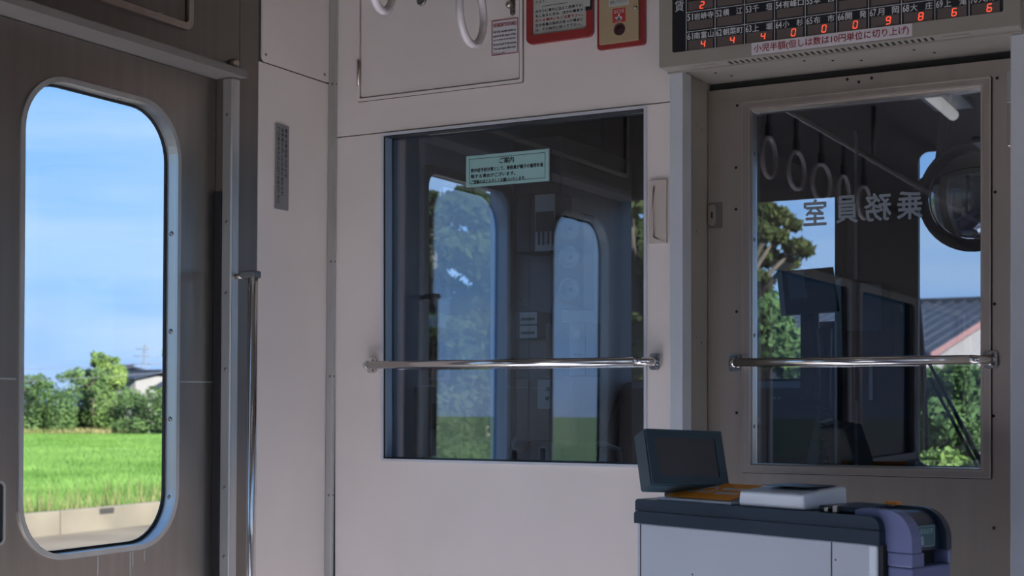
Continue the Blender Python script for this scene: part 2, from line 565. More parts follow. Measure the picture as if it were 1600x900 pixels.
g.build('backing_board', M_CABDARK, wf)  # unseen dark sheet, added so the cab mirror reflects less light
g = G(); g.box((0.8805, 0.150, 1.8535), (1.5145, 0.175, 1.8685)); g.build('door_gap', M_HOLE, wf)
# narrow door posts and the lintel over the cab door
g = G(); g.box((0.8515, -0.006, 0), (0.880, 0.045, 1.868), 0.003)
o = g.build('trim_1', M_WHITEPAINT, None, 'pale painted upright door post beside the cab window', 'door post', kind='structure')
g = G(); g.box((0.8700, 0.046, 0), (0.8790, 0.175, 1.868))
rv = g.build('reveal_plate', M_BOARD, o)
RV = Plane((0.879, 0, 0), (0, 1, 0), (0, 0, 1))
for yy, zz in ((0.075, 1.77), (0.105, 1.765), (0.075, 1.33), (0.105, 1.32), (0.075, 1.55)):
    screw(o, RV, yy, zz, 0.0028, M_SCREW)
g = G(); g.box((1.515, -0.008, 0), (1.570, -0.0005, 1.862), 0.002)
g.build('trim_2', M_WHITEPAINT, None, 'pale painted upright post on the hinge side of the cab door', 'door post', kind='structure')
g = G(); g.box((0.8515, 0.0005, 1.869), (1.5145, 0.18, CEIL))
lint = g.build('lintel', M_BOARD, None, 'brownish grey lintel over the cab door', 'lintel', kind='structure')
SO = Plane((0, 0, 1.869), (1, 0, 0), (0, -1, 0))       # soffit, n downwards: u=x, v=-y
for x, y in ((0.93, 0.05), (0.95, 0.09), (1.12, 0.035), (1.17, 0.06), (1.33, 0.05), (1.36, 0.09), (1.22, 0.085)):
    gg = G(); gg.lathe((x, y, 1.8688), (0, 0, -1), [(0, 0.003), (0.0012, 0.002)], 8)
    gg.build('screw', M_HOLE, lint)

# ---- aluminium angle in the corner of the room
g = G(tf=lean)
g.box((0.001, -0.0135, 0), (0.019, -0.001, CEIL), 0.002)
ct = g.build('trim_3', M_ALU, None, 'upright aluminium angle strip in the corner of the room', 'corner strip', kind='structure')
for z in (1.93, 1.52, 1.255, 0.98):
    gg = G(tf=lean); gg.lathe((0.012, -0.0135, z), (0, -1, 0), [(0, 0.0036), (0.001, 0.003)], 8)
    gg.build('screw', M_SCREW, ct)
    gg = G(tf=lean); gg.lathe((0.019, -0.007, z), (1, 0, 0), [(0, 0.003), (0.001, 0.002)], 8)
    gg.build('screw', M_SCREW, ct)

# ---- left wall: two cream panels beside the passenger door, further panels with windows behind the camera
wl = thing('wall_left', 'pinkish cream side wall panels between corner strip and passenger door', 'wall', (0, -0.13, 0), kind='structure')
SEAM2 = 1.932
g = G(tf=lean); g.box((-0.05, -0.266, 0), (0, -0.0, SEAM2 - 0.0012))
g.build('lower_panel', M_PANEL, wl)
P2 = Plane((0, -0.131, SEAM2 + 0.20), (0, 1, 0), (0, 0, 1))
g = G(tf=lean); plate(g, P2, rrect(0.25, 0.396, 0.012, 4), -0.04, 0.001)
up = g.build('upper_panel', M_PANEL, wl)
g = G(tf=lean); g.box((-0.06, -0.266, SEAM2 - 0.003), (-0.003, 0.0, CEIL))
g.build('seam_backing', M_PANEL_D, wl)
for yy in (-0.243, -0.028):
    gg = G(tf=lean); gg.lathe((0.001, yy, SEAM2 + 0.018), (1, 0, 0), [(0, 0.0036), (0.001, 0.003)], 8)
    gg.build('screw', M_SCREW, up)
DY0, DY1 = -1.70, -0.356                    # clear opening of the passenger doorway
HDR = 1.879
WINS_L = [(-8.7, -7.4), (-7.2, -5.9), (-5.7, -4.4), (-4.2, -2.9), (-2.75, -1.95)]
g = G(); holed(g, Plane((0, CAR_Y0, 0), (0, 1, 0), (0, 0, 1)), DY0 - CAR_Y0, CEIL,
               [(a - CAR_Y0, 0.86, b - CAR_Y0, 1.80) for a, b in WINS_L], -0.06, 0.0)
g.build('rear_panel', M_SIDE_SHADE, wl)
# ---- right wall with the row of windows that light the car
WINS_R0 = [(-8.7, -7.4), (-7.2, -5.9), (-5.7, -4.4), (-4.2, -2.9), (-2.7, -1.75), (-1.55, -1.05)]
WINS_R = WINS_R0[:-1] + [(-1.59, -1.183), (-0.876, -0.469)]
g = G(); holed(g, Plane((CAR_W, 0.0, 0), (0, -1, 0), (0, 0, 1)), -CAR_Y0, CEIL,
               [(-b, 0.72, -a, 1.90) for a, b in WINS_R], -0.06, 0.0)
g.build('wall_right', M_SIDE, None, 'cream side wall with the row of passenger windows', 'wall', kind='structure')
wn = 2
for side, wins, X, sgn in (('left', WINS_L, 0.0, 1), ('right', WINS_R, CAR_W, -1)):
    for k, (a, b) in enumerate(wins):
        z0, z1 = (0.86, 1.80) if side == 'left' else (0.72, 1.90)
        t = thing('window_%d' % wn, 'passenger window with aluminium sash, number %s from the rear on the %s wall' %
                  (('one', 'two', 'three', 'four', 'five', 'six', 'seven')[k], side), 'window', (X, (a + b) / 2, z0), kind='structure')
        Pw = Plane((X, (a + b) / 2, (z0 + z1) / 2), (0, sgn, 0), (0, 0, 1))
        g = G(); ring_plate(g, Pw, rrect(b - a + 0.03, z1 - z0 + 0.03, 0.02, 4), rrect(b - a - 0.05, z1 - z0 - 0.05, 0.05, 4), 0.0012, 0.012)
        g.build('frame', M_ALU, t)
        g = G(); plate(g, Pw, rrect(b - a - 0.002, z1 - z0 - 0.002, 0.004, 4), -0.034, -0.030)
        g.build('pane', M_GLASS_TINT if side == 'left' else M_GLASS_OUT, t)
        wn += 1

# ---- passenger doorway: steel pillar, header, two sliding leaves
pil = thing('door_pillar', 'brushed steel door pillar with black rubber seal beside the passenger door', 'door pillar', (0, -0.31, 0), kind='structure')
g = G(tf=lean); g.box((-0.06, -0.330, 0), (0.0, -0.2675, CEIL), 0.001)
g.build('face_plate', M_STEEL_D, pil)
g = G(tf=lean); g.box((-0.024, -0.357, 0), (0.003, -0.3305, HDR - 0.0005), 0.004, seg=3)
ed = g.build('edge_strip', M_ALU, pil)
for z in (1.80, 1.575, 1.425, 1.265, 1.015, 0.87):
    gg = G(tf=lean); gg.lathe((-0.010, -0.357, z), (0, -1, 0), [(0, 0.0042), (0.0014, 0.003)], 10)
    gg.build('screw', M_SCREW, ed)
g = G(tf=lean); g.box((-0.0445, -0.357, 0), (-0.0242, -0.335, 1.64), 0.001)
g.build('rubber_seal', M_BLACK, pil)
g = G(tf=lean); g.box((-0.0445, -0.352, 1.641), (-0.0242, -0.335, HDR - 0.001), 0.001)
g.build('seal_cover', M_STEEL_D, pil)

hd = thing('door_header', 'dark steel header over the passenger door with an access cover', 'door header', (0, -1.03, HDR), kind='structure')
g = G(tf=lean); g.box((-0.06, DY0 - 0.04, HDR + 0.016), (0.0, -0.3315, CEIL))
g.build('fascia', M_STEEL_D, hd)
g = G(tf=lean); g.box((-0.095, DY0 - 0.04, HDR), (0.025, -0.3315, HDR + 0.015))
g.build('ledge', M_LEDGE, hd)
hc = on_x(287, 44, 0.0)
PH = Plane((0, (hc.y - 1.62) / 2, (hc.z + CEIL - 0.02) / 2), (0, 1, 0), (0, 0, 1))
hw, hh = hc.y + 1.62, CEIL - 0.02 - hc.z
g = G(tf=lean); plate(g, PH, rrect(hw - 0.02, hh - 0.02, 0.010, 4), 0.0005, 0.004)
cv = g.build('access_cover', M_STEEL_D, hd)
g = G(tf=lean); ring_plate(g, PH, rrect(hw + 0.016, hh + 0.016, 0.022, 5), rrect(hw - 0.012, hh - 0.012, 0.010, 5), 0.0005, 0.012)
g.build('cover_frame', M_STEEL, hd)
pc = on_x(244, 26, 0.004)
g = G(tf=lean); g.box((0.004, pc.y - 0.006, pc.z - 0.006), (0.009, pc.y + 0.006, pc.z + 0.006), 0.001)
g.build('catch', M_ALU, hd)
kb = on_x(358, 100, 0.0)
g = G(tf=lean); g.lathe((0.0, kb.y, kb.z), (1, 0, 0), [(0, 0.009), (0.012, 0.009), (0.015, 0.007), (0.016, 0.003)], 16)
g.build('knob', M_STEEL, hd)

def passenger_leaf(name, label, ya, yb, oya, oyb, handle_y):
    t = thing(name, label, 'door', (-0.062, (ya + yb) / 2, 0.005), kind='structure')
    oz0, oz1 = 0.910, 1.792
    P = Plane((-0.045, (oya + oyb) / 2, (oz0 + oz1) / 2), (0, 1, 0), (0, 0, 1))
    ow, oh = oyb - oya, oz1 - oz0
    inner = rrect(ow, oh, 0.105, 10)
    # outer rectangle with as many points, corners matched
    cy, cz = P.o.y, P.o.z
    corners = [(yb - cy, HDR - 0.0015 - cz), (ya - cy, HDR - 0.0015 - cz), (ya - cy, 0.005 - cz), (yb - cy, 0.005 - cz)]
    outer = []
    for (cx_, cy_), q in zip(corners, range(4)):
        for k in range(11):
            a = (k / 10.0 - 0.5) * 0.004
            dx, dy = [(-a, 0) if a > 0 else (0, a), (-0, -a) if a > 0 else (-a, 0), (a, 0) if a > 0 else (0, -a), (0, a) if a > 0 else (a, 0)][q]
            outer.append((cx_ + dx, cy_ + dy))
    g = G(tf=lean); ring_plate(g, P, outer, inner, -0.035, 0.0)
    g.build('leaf', M_STEEL_DOOR, t)
    g = G(tf=lean)
    ring_plate(g, P, rrect(ow + 0.014, oh + 0.014, 0.112, 10), rrect(ow - 0.006, oh - 0.006, 0.102, 10), 0.0004, 0.004)
    g.build('window_frame', M_ALU, t)
    g = G(tf=lean)
    ring_plate(g, P, rrect(ow - 0.0005, oh - 0.0005, 0.105, 10), rrect(ow - 0.006, oh - 0.006, 0.102, 10), -0.027, 0.0)
    lin = g.build('window_lining', M_ALU, t)
    for z in (0.56, 0.40, 0.22, 0.02, -0.16, -0.32):
        if abs(z) < oh / 2:
            gg = G(tf=lean); gg.lathe(P.p(ow / 2 - 0.003, z - 0.03, -0.013), (0, -1, 0), [(0, 0.0055), (0.0022, 0.004), (0.003, 0.002)], 10)
            gg.build('screw', M_SCREW, lin)
    for dx in (-0.13, 0.05):
        gg = G(tf=lean); gg.lathe(P.p(dx, oh / 2 - 0.003, -0.013), (0, 0, -1), [(0, 0.004), (0.002, 0.003)], 10)
        gg.build('screw', M_SCREW, lin)
    g = G(tf=lean)
    ring_plate(g, P, rrect(ow - 0.0065, oh - 0.0065, 0.102, 10), rrect(ow - 0.016, oh - 0.016, 0.097, 10), -0.030, -0.0255)
    g.build('rubber_gasket', M_BLACK, t)
    g = G(tf=lean); plate(g, P, rrect(ow - 0.010, oh - 0.010, 0.10, 10), -0.0345, -0.0305)
    g.build('pane', M_GLASS_OUT, t)
    H = Plane((-0.045, handle_y, 1.0), (0, 1, 0), (0, 0, 1))
    g = G(tf=lean)
    ring_plate(g, H, rrect(0.05, 0.115, 0.012, 5), rrect(0.040, 0.105, 0.008, 5), 0.0003, 0.003)
    hr = g.build('handle_rim', M_ALU, t)
    g = G(tf=lean); plate(g, H, rrect(0.041, 0.106, 0.008, 5), 0.0001, 0.0006)
    g.build('handle_recess', M_HOLE, hr)
    g = G(tf=lean); g.box((-0.0446, ya + 0.002, 1.236), (-0.0436, oya - 0.012, 1.2395)); g.box((-0.0446, oyb + 0.012, 1.236), (-0.0436, yb - 0.012, 1.2395))
    g.build('scribe_line', M_ALU, t)
    for dy, L in ((0.075, 0.050), (0.082, 0.030), (-0.012, 0.036), (0.115, 0.022)):
        g = G(tf=lean); plate(g, P, at2(rrect(0.003, L, 0.0014, 3), dy, -oh / 2 - 0.010 - L / 2), 0.0001, 0.0004); g.build('drip_stain', M_STAIN, t)
    return t
passenger_leaf('door_2', 'stainless sliding passenger door leaf with tall rounded window next to the pillar', -1.028, -0.322, -0.876, -0.469, -0.937)
passenger_leaf('door_3', 'second stainless sliding passenger door leaf, farther from the pillar', -1.735, -1.032, -1.590, -1.183, -1.12)

# ================================================================== cab window in the partition
w1 = thing('window_1', 'fixed cab window with thin pale frame in the cream partition', 'window', ((WX0 + WX1) / 2, 0, WZ0), kind='structure')
PW = Plane(((WX0 + WX1) / 2, 0, (WZ0 + WZ1) / 2), (1, 0, 0), (0, 0, 1))
ww, wh = WX1 - WX0, WZ1 - WZ0
g = G(); ring_plate(g, PW, rrect(ww + 0.006, wh + 0.006, 0.003, 2), rrect(ww - 0.006, wh - 0.006, 0.002, 2), 0.0004, 0.004)
g.build('frame', M_WHITEPAINT, w1)
g = G(); ring_plate(g, PW, rrect(ww - 0.0005, wh - 0.0005, 0.002, 2), rrect(ww - 0.010, wh - 0.010, 0.002, 2), -0.040, 0.0)
fr = g.build('window_lining', M_CABDARK, w1)
g = G(); g.box((WX0 + 0.0052, 0.003, WZ0 + 0.006), (WX0 + 0.0075, 0.0255, WZ1 - 0.006)); g.build('glazing_bar', M_CABGREY, w1)
for z in (0.30, 0.12, -0.07, -0.30):
    gg = G(); gg.lathe(PW.p(-ww / 2 + 0.005, z, -0.020), (1, 0, 0), [(0, 0.004), (0.0015, 0.003)], 10)
    gg.build('screw', M_SCREW, fr)
g = G(); plate(g, PW, rrect(ww - 0.0105, wh - 0.0105, 0.002, 2), -0.030, -0.026)
g.build('pane', M_GLASS_IN, w1)

# ================================================================== cab door
cd = thing('door_1', 'stainless cab door with large window, grab rail and mirrored lettering', 'door', (1.19, 0.155, 0.02), kind='structure')
OX0, OX1, OZ0, OZ1 = 0.975, 1.440, 1.064, 1.806
g = G(); holed(g, Plane((0.8805, 0.139, 0.02), (1, 0, 0), (0, 0, 1)), 1.505 - 0.8805, 1.853 - 0.02,
               [(OX0 - 0.8805, OZ0 - 0.02, OX1 - 0.8805, OZ1 - 0.02)], -0.034, 0.0)
g.build('leaf', M_STEEL, cd)
PD = Plane(((OX0 + OX1) / 2, 0.139, (OZ0 + OZ1) / 2), (1, 0, 0), (0, 0, 1))
dw, dh = OX1 - OX0, OZ1 - OZ0
g = G(); ring_plate(g, PD, rrect(dw + 0.034, dh + 0.030, 0.003, 2), rrect(dw - 0.002, dh - 0.002, 0.002, 2), 0.0004, 0.0075)
g.build('window_frame', M_STEEL, cd)
g = G(); ring_plate(g, PD, rrect(dw + 0.034, dh + 0.030, 0.003, 2), rrect(dw + 0.029, dh + 0.025, 0.002, 2), 0.0077, 0.0090)
g.build('frame_edge', M_STEEL_EDGE, cd)
g = G(); ring_plate(g, PD, rrect(dw + 0.005, dh + 0.005, 0.003, 2), rrect(dw - 0.002, dh - 0.002, 0.002, 2), 0.0077, 0.0100)
g.build('frame_edge', M_STEEL_EDGE, cd)
g = G(); ring_plate(g, PD, rrect(dw + 0.0375, dh + 0.0335, 0.003, 2), rrect(dw + 0.0345, dh + 0.0305, 0.002, 2), 0.0002, 0.0008)
g.build('frame_seam', M_HOLE, cd)
g = G(); ring_plate(g, PD, rrect(dw - 0.0005, dh - 0.0005, 0.003, 2), rrect(dw - 0.007, dh - 0.007, 0.002, 2), -0.030, 0.0)
ln = g.build('window_lining', M_STEEL, cd)
for z in (0.28, 0.10, -0.10, -0.29):
    gg = G(); gg.lathe(PD.p(-dw / 2 + 0.0035, z, -0.012), (1, 0, 0), [(0, 0.0042), (0.0015, 0.003)], 10)
    gg.build('screw', M_SCREW, ln)
g = G(); plate(g, PD, rrect(dw - 0.0075, dh - 0.0075, 0.002, 2), -0.026, -0.022)
pn = g.build('pane', M_GLASS_IN, cd)
# mirror-written sign on the far side of the glass: read from the left: 室 員 務 乗, each reversed
M_GLASSINK = mat('frosted_lettering', (0.22, 0.25, 0.28), 0.5, vary=0.03)
gl = G()
PG = Plane((0, 0.139 + 0.0215, 0), (1, 0, 0), (0, 0, 1))
for ch, xa, xb, ya, yb in (('室', 1256, 1291, 353, 311), ('員', 1307, 1340, 349, 305), ('務', 1351, 1392, 346, 301), ('乗', 1402, 1441, 343, 298)):
    a = on_y(xa, ya, PG.o.y); b = on_y(xb, yb, PG.o.y)
    letters(gl, PG, ch, a.x, a.z, b.x - a.x, b.z - a.z, d=0.0004, mirror=True, bold=0.0011)
gl.build('lettering', M_GLASSINK, cd)
DP = DR
for px, py in ((1150, 262), (1150, 327), (1151, 487), (1151, 645), (1324, 124), (1342, 128), (1362, 122), (1152, 165),
               (1558, 122), (1555, 300), (1554, 475), (1552, 650), (1553, 825)):
    q = on_y(px, py, 0.139)
    screw(cd, DP, q.x, q.z, 0.0032, M_HOLE, d=0.0002)
q = on_y(1110, 337, 0.139)
PL = Plane((q.x + 0.012, 0.139, q.z), (1, 0, 0), (0, 0, 1))
g = G(); plate(g, PL, rrect(0.030, 0.055, 0.003, 3), 0.0003, 0.0025)
lk = g.build('lock_plate', M_STEEL_D, cd)
g = G(); plate(g, PL, at2(rrect(0.016, 0.044, 0.0078, 6), -0.006, 0), 0.0026, 0.007)
g.build('lock_escutcheon', M_STEEL, lk)
g = G(); plate(g, PL, at2(rrect(0.004, 0.014, 0.0018, 4), -0.006, 0), 0.0071, 0.0078)
g.build('keyhole', M_HOLE, lk)
qa, qb = on_y(1574, 112, 0.12), on_y(1586, 228, 0.12)
g = G(); g.box((qa.x, 0.118, qb.z), (qb.x, 0.1385, qa.z), 0.002)
hg = g.build('hinge', M_STEEL, cd)
g = G(); g.box((qa.x - 0.001, 0.115, qa.z - 0.06), (qb.x + 0.001, 0.1178, qa.z), 0.001)
g.build('hinge_cap', M_ALU, hg)

# ================================================================== grab rails
def wall_rail(name, label, xa, xb, z, ywall, r=0.0088):
    t = thing(name, label, 'grab rail', ((xa + xb) / 2, ywall - 0.04, z))
    yb = ywall - 0.042
    g = G(); g.tube([(xa + 0.014, yb, z), ((xa + xb) / 2, yb, z), (xb - 0.030, yb, z)], r, 18)
    g.build('bar', M_CHROME, t)
    for x, s in ((xa, 1), (xb, -1)):
        P = Plane((x, ywall, z), (1, 0, 0), (0, 0, 1))
        g = G(); plate(g, P, rrect(0.024, 0.034, 0.006, 4), 0.0045, 0.0085)
        b = g.build('bracket', M_CHROME, t)
        if s > 0:
            g = G(); g.tube([(x, ywall - 0.008, z), (x + 0.002, ywall - 0.024, z), (x + 0.008, yb + 0.004, z), (x + 0.016, yb, z)], [r * 0.9, r, r * 1.1, r * 1.06], 14)
        else:
            g = G(); g.tube([(x, ywall - 0.008, z), (x - 0.004, ywall - 0.022, z), (x - 0.016, yb + 0.003, z), (x - 0.032, yb, z)], [r * 1.2, r * 1.1, r * 0.9, r * 1.04], 14)
        g.build('elbow', M_CHROME, b)
        for dz in (-0.011, 0.011):
            gg = G(); gg.lathe(P.p(0.004, dz, 0.0085), P.n, [(0, 0.0034), (0.0014, 0.002)], 10)
            gg.build('screw', M_SCREW, b)
    return t
wall_rail('grab_rail', 'horizontal polished grab rail across the cab window', 0.128, 0.822, 1.2785, -0.0045)
wall_rail('grab_rail', 'horizontal polished grab rail across the cab door window', 0.944, 1.458, 1.277, 0.131)
rt = on_x(394, 428, 0.045)
vr = thing('door_grab_rail', 'upright polished grab rail on the steel passenger door pillar', 'grab rail', (0.045, rt.y, 0.35))
RX = 0.045 + 0.010 * 0.27
g = G(); g.tube([(RX - 0.012, rt.y, 0.35), (RX - 0.006, rt.y, 0.9), (RX, rt.y, rt.z - 0.008)], 0.0105, 18); g.build('bar', M_CHROME, vr)
for z in (rt.z, 0.36):
    g = G(); g.box((0.022, rt.y - 0.013, z - 0.009), (RX + 0.012, rt.y + 0.013, z + 0.006), 0.003)
    b = g.build('bracket', M_STEEL_D, vr)
    g = G(); g.tube([(0.0045, rt.y - 0.004, z - 0.004), (0.024, rt.y - 0.004, z - 0.004)], 0.006, 12); g.build('bracket_stem', M_STEEL, b)

# ================================================================== hatch in the upper partition panel
ht = thing('hatch', 'hinged cream access hatch high on the partition', 'hatch', ((HX0 + HX1) / 2, 0, HZ0))
hw_, hh_ = HX1 - HX0, CEIL - 0.03 - HZ0
PHH = Plane(((HX0 + HX1) / 2, 0, HZ0 + hh_ / 2), (1, 0, 0), (0, 0, 1))
g = G(); ring_plate(g, PHH, rrect(hw_ - 0.001, hh_ - 0.001, 0.004, 3), rrect(hw_ - 0.0125, hh_ - 0.0125, 0.003, 3), -0.015, 0.0055)
SEAMRING = (hw_ + 0.0022, hh_ + 0.0022)
g.build('hatch_frame', M_PANEL, ht)
g = G(); plate(g, PHH, rrect(hw_ - 0.0185, hh_ - 0.0185, 0.003, 3), -0.004, 0.002)
lf = g.build('hatch_leaf', M_PANEL, ht)
g = G(); plate(g, PHH, rrect(hw_ - 0.013, hh_ - 0.013, 0.003, 3), -0.020, -0.015)
g.build('hatch_back', M_HOLE, ht)
g = G(); ring_plate(g, PHH, rrect(SEAMRING[0], SEAMRING[1], 0.004, 3), rrect(hw_ - 0.0005, hh_ - 0.0005, 0.004, 3), 0.0002, 0.0007); g.build('frame_seam', M_PANEL_D, ht)
h0, h1 = on_y(563, 95, 0), on_y(563, 135, 0)
g = G(); g.cyl((h0.x - 0.001, -0.006, h1.z), (h0.x - 0.001, -0.006, h0.z), 0.0038, seg=12)
g.box((h0.x - 0.004, -0.0045, h1.z + 0.002), (h0.x + 0.003, -0.0037, h0.z - 0.002))
g.build('hinge', M_STEEL, ht)
k = on_y(660, 4, 0)
g = G(); g.lathe((k.x, -0.0021, k.z + 0.004), (0, -1, 0), [(0, 0.012), (0.004, 0.012), (0.006, 0.009), (0.004, 0.007), (0.003, 0.003)], 20)
g.build('turn_lock', M_SCREW, ht)
k = on_y(801, 11, 0)
g = G(); plate(g, Plane((k.x + 0.002, 0, k.z + 0.002), (1, 0, 0), (0, 0, 1)), rrect(0.012, 0.042, 0.0055, 5), 0.0022, 0.004)
lt = g.build('latch_plate', M_STEEL_D, ht)
g = G(); g.lathe((k.x - 0.003, -0.004, k.z + 0.003), (0, -1, 0), [(0, 0.008), (0.010, 0.007), (0.014, 0.004)], 14)
g.build('latch_knob', M_STEEL, lt)
gg = G(); gg.lathe((k.x + 0.002, -0.004, k.z - 0.014), (0, -1, 0), [(0, 0.0035), (0.0012, 0.002)], 10); gg.build('screw', M_SCREW, lt)

# ================================================================== signs on the partition
def card(name, label, cat, P, w_, h_, r, m, th=0.0008, base=0.0004, rim=None, rimw=0.002):
    g = G(); plate(g, P, rrect(w_, h_, r, 4), base, base + th)
    o = g.build(name, m, None, label, cat)
    if rim:
        g = G(); ring_plate(g, P, rrect(w_ - 0.001, h_ - 0.001, r, 4), rrect(w_ - 0.001 - 2 * rimw, h_ - 0.001 - 2 * rimw, max(r - rimw, 0.0005), 4), base + th + 0.0001, base + th + 0.0004)
        g.build('printed_border', rim, o)
    return o
a, b = on_y(769, 33, 0), on_y(811, 80, 0)
Pn = Plane(((a.x + b.x) / 2, 0, (a.z + b.z) / 2 - 0.002), (1, 0, 0), (0, 0, 1))
cw, chh = b.x - a.x, a.z - b.z + 0.004
o = card('sticker', 'small white English emergency door handle sticker with dark red border', 'sticker', Pn, cw, chh, 0.002, M_STICKER, base=0.0022, rim=M_INK_R, rimw=0.0019)
g = G(); letters(g, Pn, 'THE EMERGENCY DOOR HANDLE', -cw / 2 + 0.0045, chh / 2 - 0.016, cw - 0.009, 0.0085, d=0.0036, bold=0.0002); g.build('lettering', M_INK_R, o)
g = G()
for i, s in enumerate(('Pull the handle inside to', 'unlock all the doors of the', 'car in case of emergency.', 'Do not touch in the normal', 'You can leave this train')):
    letters(g, Pn, s, -cw / 2 + 0.005, chh / 2 - 0.0285 - i * 0.0092, cw - 0.011, 0.0052, d=0.0036, bold=0.00015)
letters(g, Pn, 'from an exit', -cw / 2 + 0.005, chh / 2 - 0.0285 - 5 * 0.0092, cw * 0.42, 0.0052, d=0.0036)
g.build('lettering', M_INK_K, o)

# red framed notice
a, b = on_y(826, 70, 0), on_y(929, 60, 0)
rx0, rx1, rz0, rz1 = a.x, b.x, 1.961, 2.235
Pn = Plane(((rx0 + rx1) / 2, 0, (rz0 + rz1) / 2), (1, 0, 0), (0, 0, 1))
rw, rh = rx1 - rx0, rz1 - rz0
t = thing('framed_notice', 'red framed emergency exit notice with Japanese text and a pull catch', 'notice', (Pn.o.x, 0, rz0))
g = G(); ring_plate(g, Pn, rrect(rw, rh, 0.013, 5), rrect(rw - 0.029, rh - 0.036, 0.005, 5), 0.0005, 0.011); g.build('red_frame', M_RED, t)
g = G(); plate(g, Pn, rrect(rw - 0.027, rh - 0.034, 0.005, 5), 0.0006, 0.006); g.build('notice_card', M_CARDP, t)
g = G(); gr = G()
lines = ['みだりに車外に出ると危険です。', 'もし出るときは、ほかの電車や', 'おりる場所にもご注意下さい。', 'なお係員の指示があった場合に', 'は、その指示に従って下さい。']
for i, s in enumerate(lines):
    L = rw - 0.044 if i not in (4,) else rw - 0.048
    letters(gr if i == 2 else g, Pn, s, -rw / 2 + 0.020, -rh / 2 + 0.0655 - i * 0.0098, L, 0.0066, d=0.0064, bold=0.00018)
top = -rh / 2 + 0.0655
letters(g, Pn, '____________', -0.042, top + 0.0125, 0.060, 0.0011, d=0.0064)
letters(g, Pn, 'れます。', -rw / 2 + 0.020, top + 0.020, 0.026, 0.0066, d=0.0064)
letters(g, Pn, 'ば、すべてのドアは手であけら', -rw / 2 + 0.020, top + 0.031, rw - 0.062, 0.0066, d=0.0064)
letters(g, Pn, 'このコックを手前に引け', -rw / 2 + 0.020, top + 0.042, rw - 0.062, 0.0066, d=0.0064)
g.build('lettering', M_INK_K, t); gr.build('lettering', M_INK_R, t)
q = on_y(918, 0, -0.01)
g = G(); g.box((q.x - 0.008, -0.014, q.z - 0.014), (q.x + 0.007, -0.0115, q.z + 0.05), 0.001); c_ = g.build('catch', M_CARDP, t)
g = G(); g.box((q.x - 0.004, -0.0125, q.z - 0.022), (q.x + 0.012, -0.0112, q.z - 0.002), 0.0005); g.build('catch_slot', M_HOLE, c_)

# SOS box
a, b = on_y(936, 79, 0), on_y(1010, 72, 0)
sx0, sx1, sz0, sz1 = a.x, b.x, 1.930, 2.20
Pn = Plane(((sx0 + sx1) / 2, 0, (sz0 + sz1) / 2), (1, 0, 0), (0, 0, 1))
sw, sh = sx1 - sx0, sz1 - sz0
t = thing('emergency_call_box', 'beige emergency call box with SOS sticker and red surround', 'call box', (Pn.o.x, 0, sz0))
g = G(); ring_plate(g, Pn, rrect(sw, sh, 0.006, 5), rrect(sw - 0.020, sh - 0.022, 0.002, 5), 0.0005, 0.009); g.build('red_surround', M_RED, t)
g = G(); plate(g, Pn, at2(rrect(sw - 0.019, sh - 0.019, 0.002, 3), -0.0025, 0.0), 0.0006, 0.014); fb = g.build('face_plate', M_SOSBOX, t)
q = on_y(968, 46, -0.014)
bx, bz = q.x - Pn.o.x, q.z - Pn.o.z
g = G(); g.lathe(Pn.p(bx, bz, 0.0141), Pn.n, [(0, 0.0125), (0.0015, 0.0125), (0.001, 0.0105), (0.0005, 0.0105), (0.0012, 0.009), (0.0016, 0.001)], 22)
g.build('call_button', mat('button_maroon', (0.045, 0.012, 0.014), 0.35, vary=0.1), t)
PS = Plane(Pn.p(bx - 0.001, bz + 0.0295, 0.0141), (1, 0, 0), (0, 0, 1))
g = G(); plate(g, PS, rrect(0.029, 0.029, 0.0005, 2), 0, 0.0004); so = g.build('sos_sticker', M_REDPRINT, t)
g = G(); letters(g, PS, 'SOS', -0.0115, 0.0045, 0.023, 0.0072, d=0.0007)
for x, y, w_, h_ in ((-0.0018, -0.008, 0.0036, 0.0115), (-0.0065, -0.009, 0.0135, 0.006), (-0.0062, -0.0115, 0.0115, 0.004), (-0.0085, -0.0065, 0.003, 0.0035), (-0.0045, -0.0125, 0.0085, 0.003)):
    plate(g, PS, at2(rrect(w_, h_, min(w_, h_) * 0.4, 4), x + w_ / 2, y + h_ / 2), 0.0005, 0.0007)
g.build('printing', M_STICKER, so)
PS2 = Plane(Pn.p(bx - 0.0015, bz + 0.075, 0.0141), (1, 0, 0), (0, 0, 1))
g = G(); plate(g, PS2, rrect(0.046, 0.052, 0.001, 2), 0, 0.0006); so = g.build('notice_card', M_CARDP, t)
g = G()
for i, s in enumerate(('連絡してください', '押して乗務員に', 'このボタンを')): letters(g, PS2, s, -0.0195, -0.021 + i * 0.0115, 0.038, 0.0075, d=0.0009)
g.build('lettering', M_INK_K, so)
for dx, dz in ((0.034, 0.064), (0.036, 0.040)):
    gg = G(); gg.lathe(Pn.p(bx + dx, bz + dz, 0.0141), Pn.n, [(0, 0.0042), (0.003, 0.0035), (0.004, 0.001)], 12); gg.build('knob', M_STEEL, t)

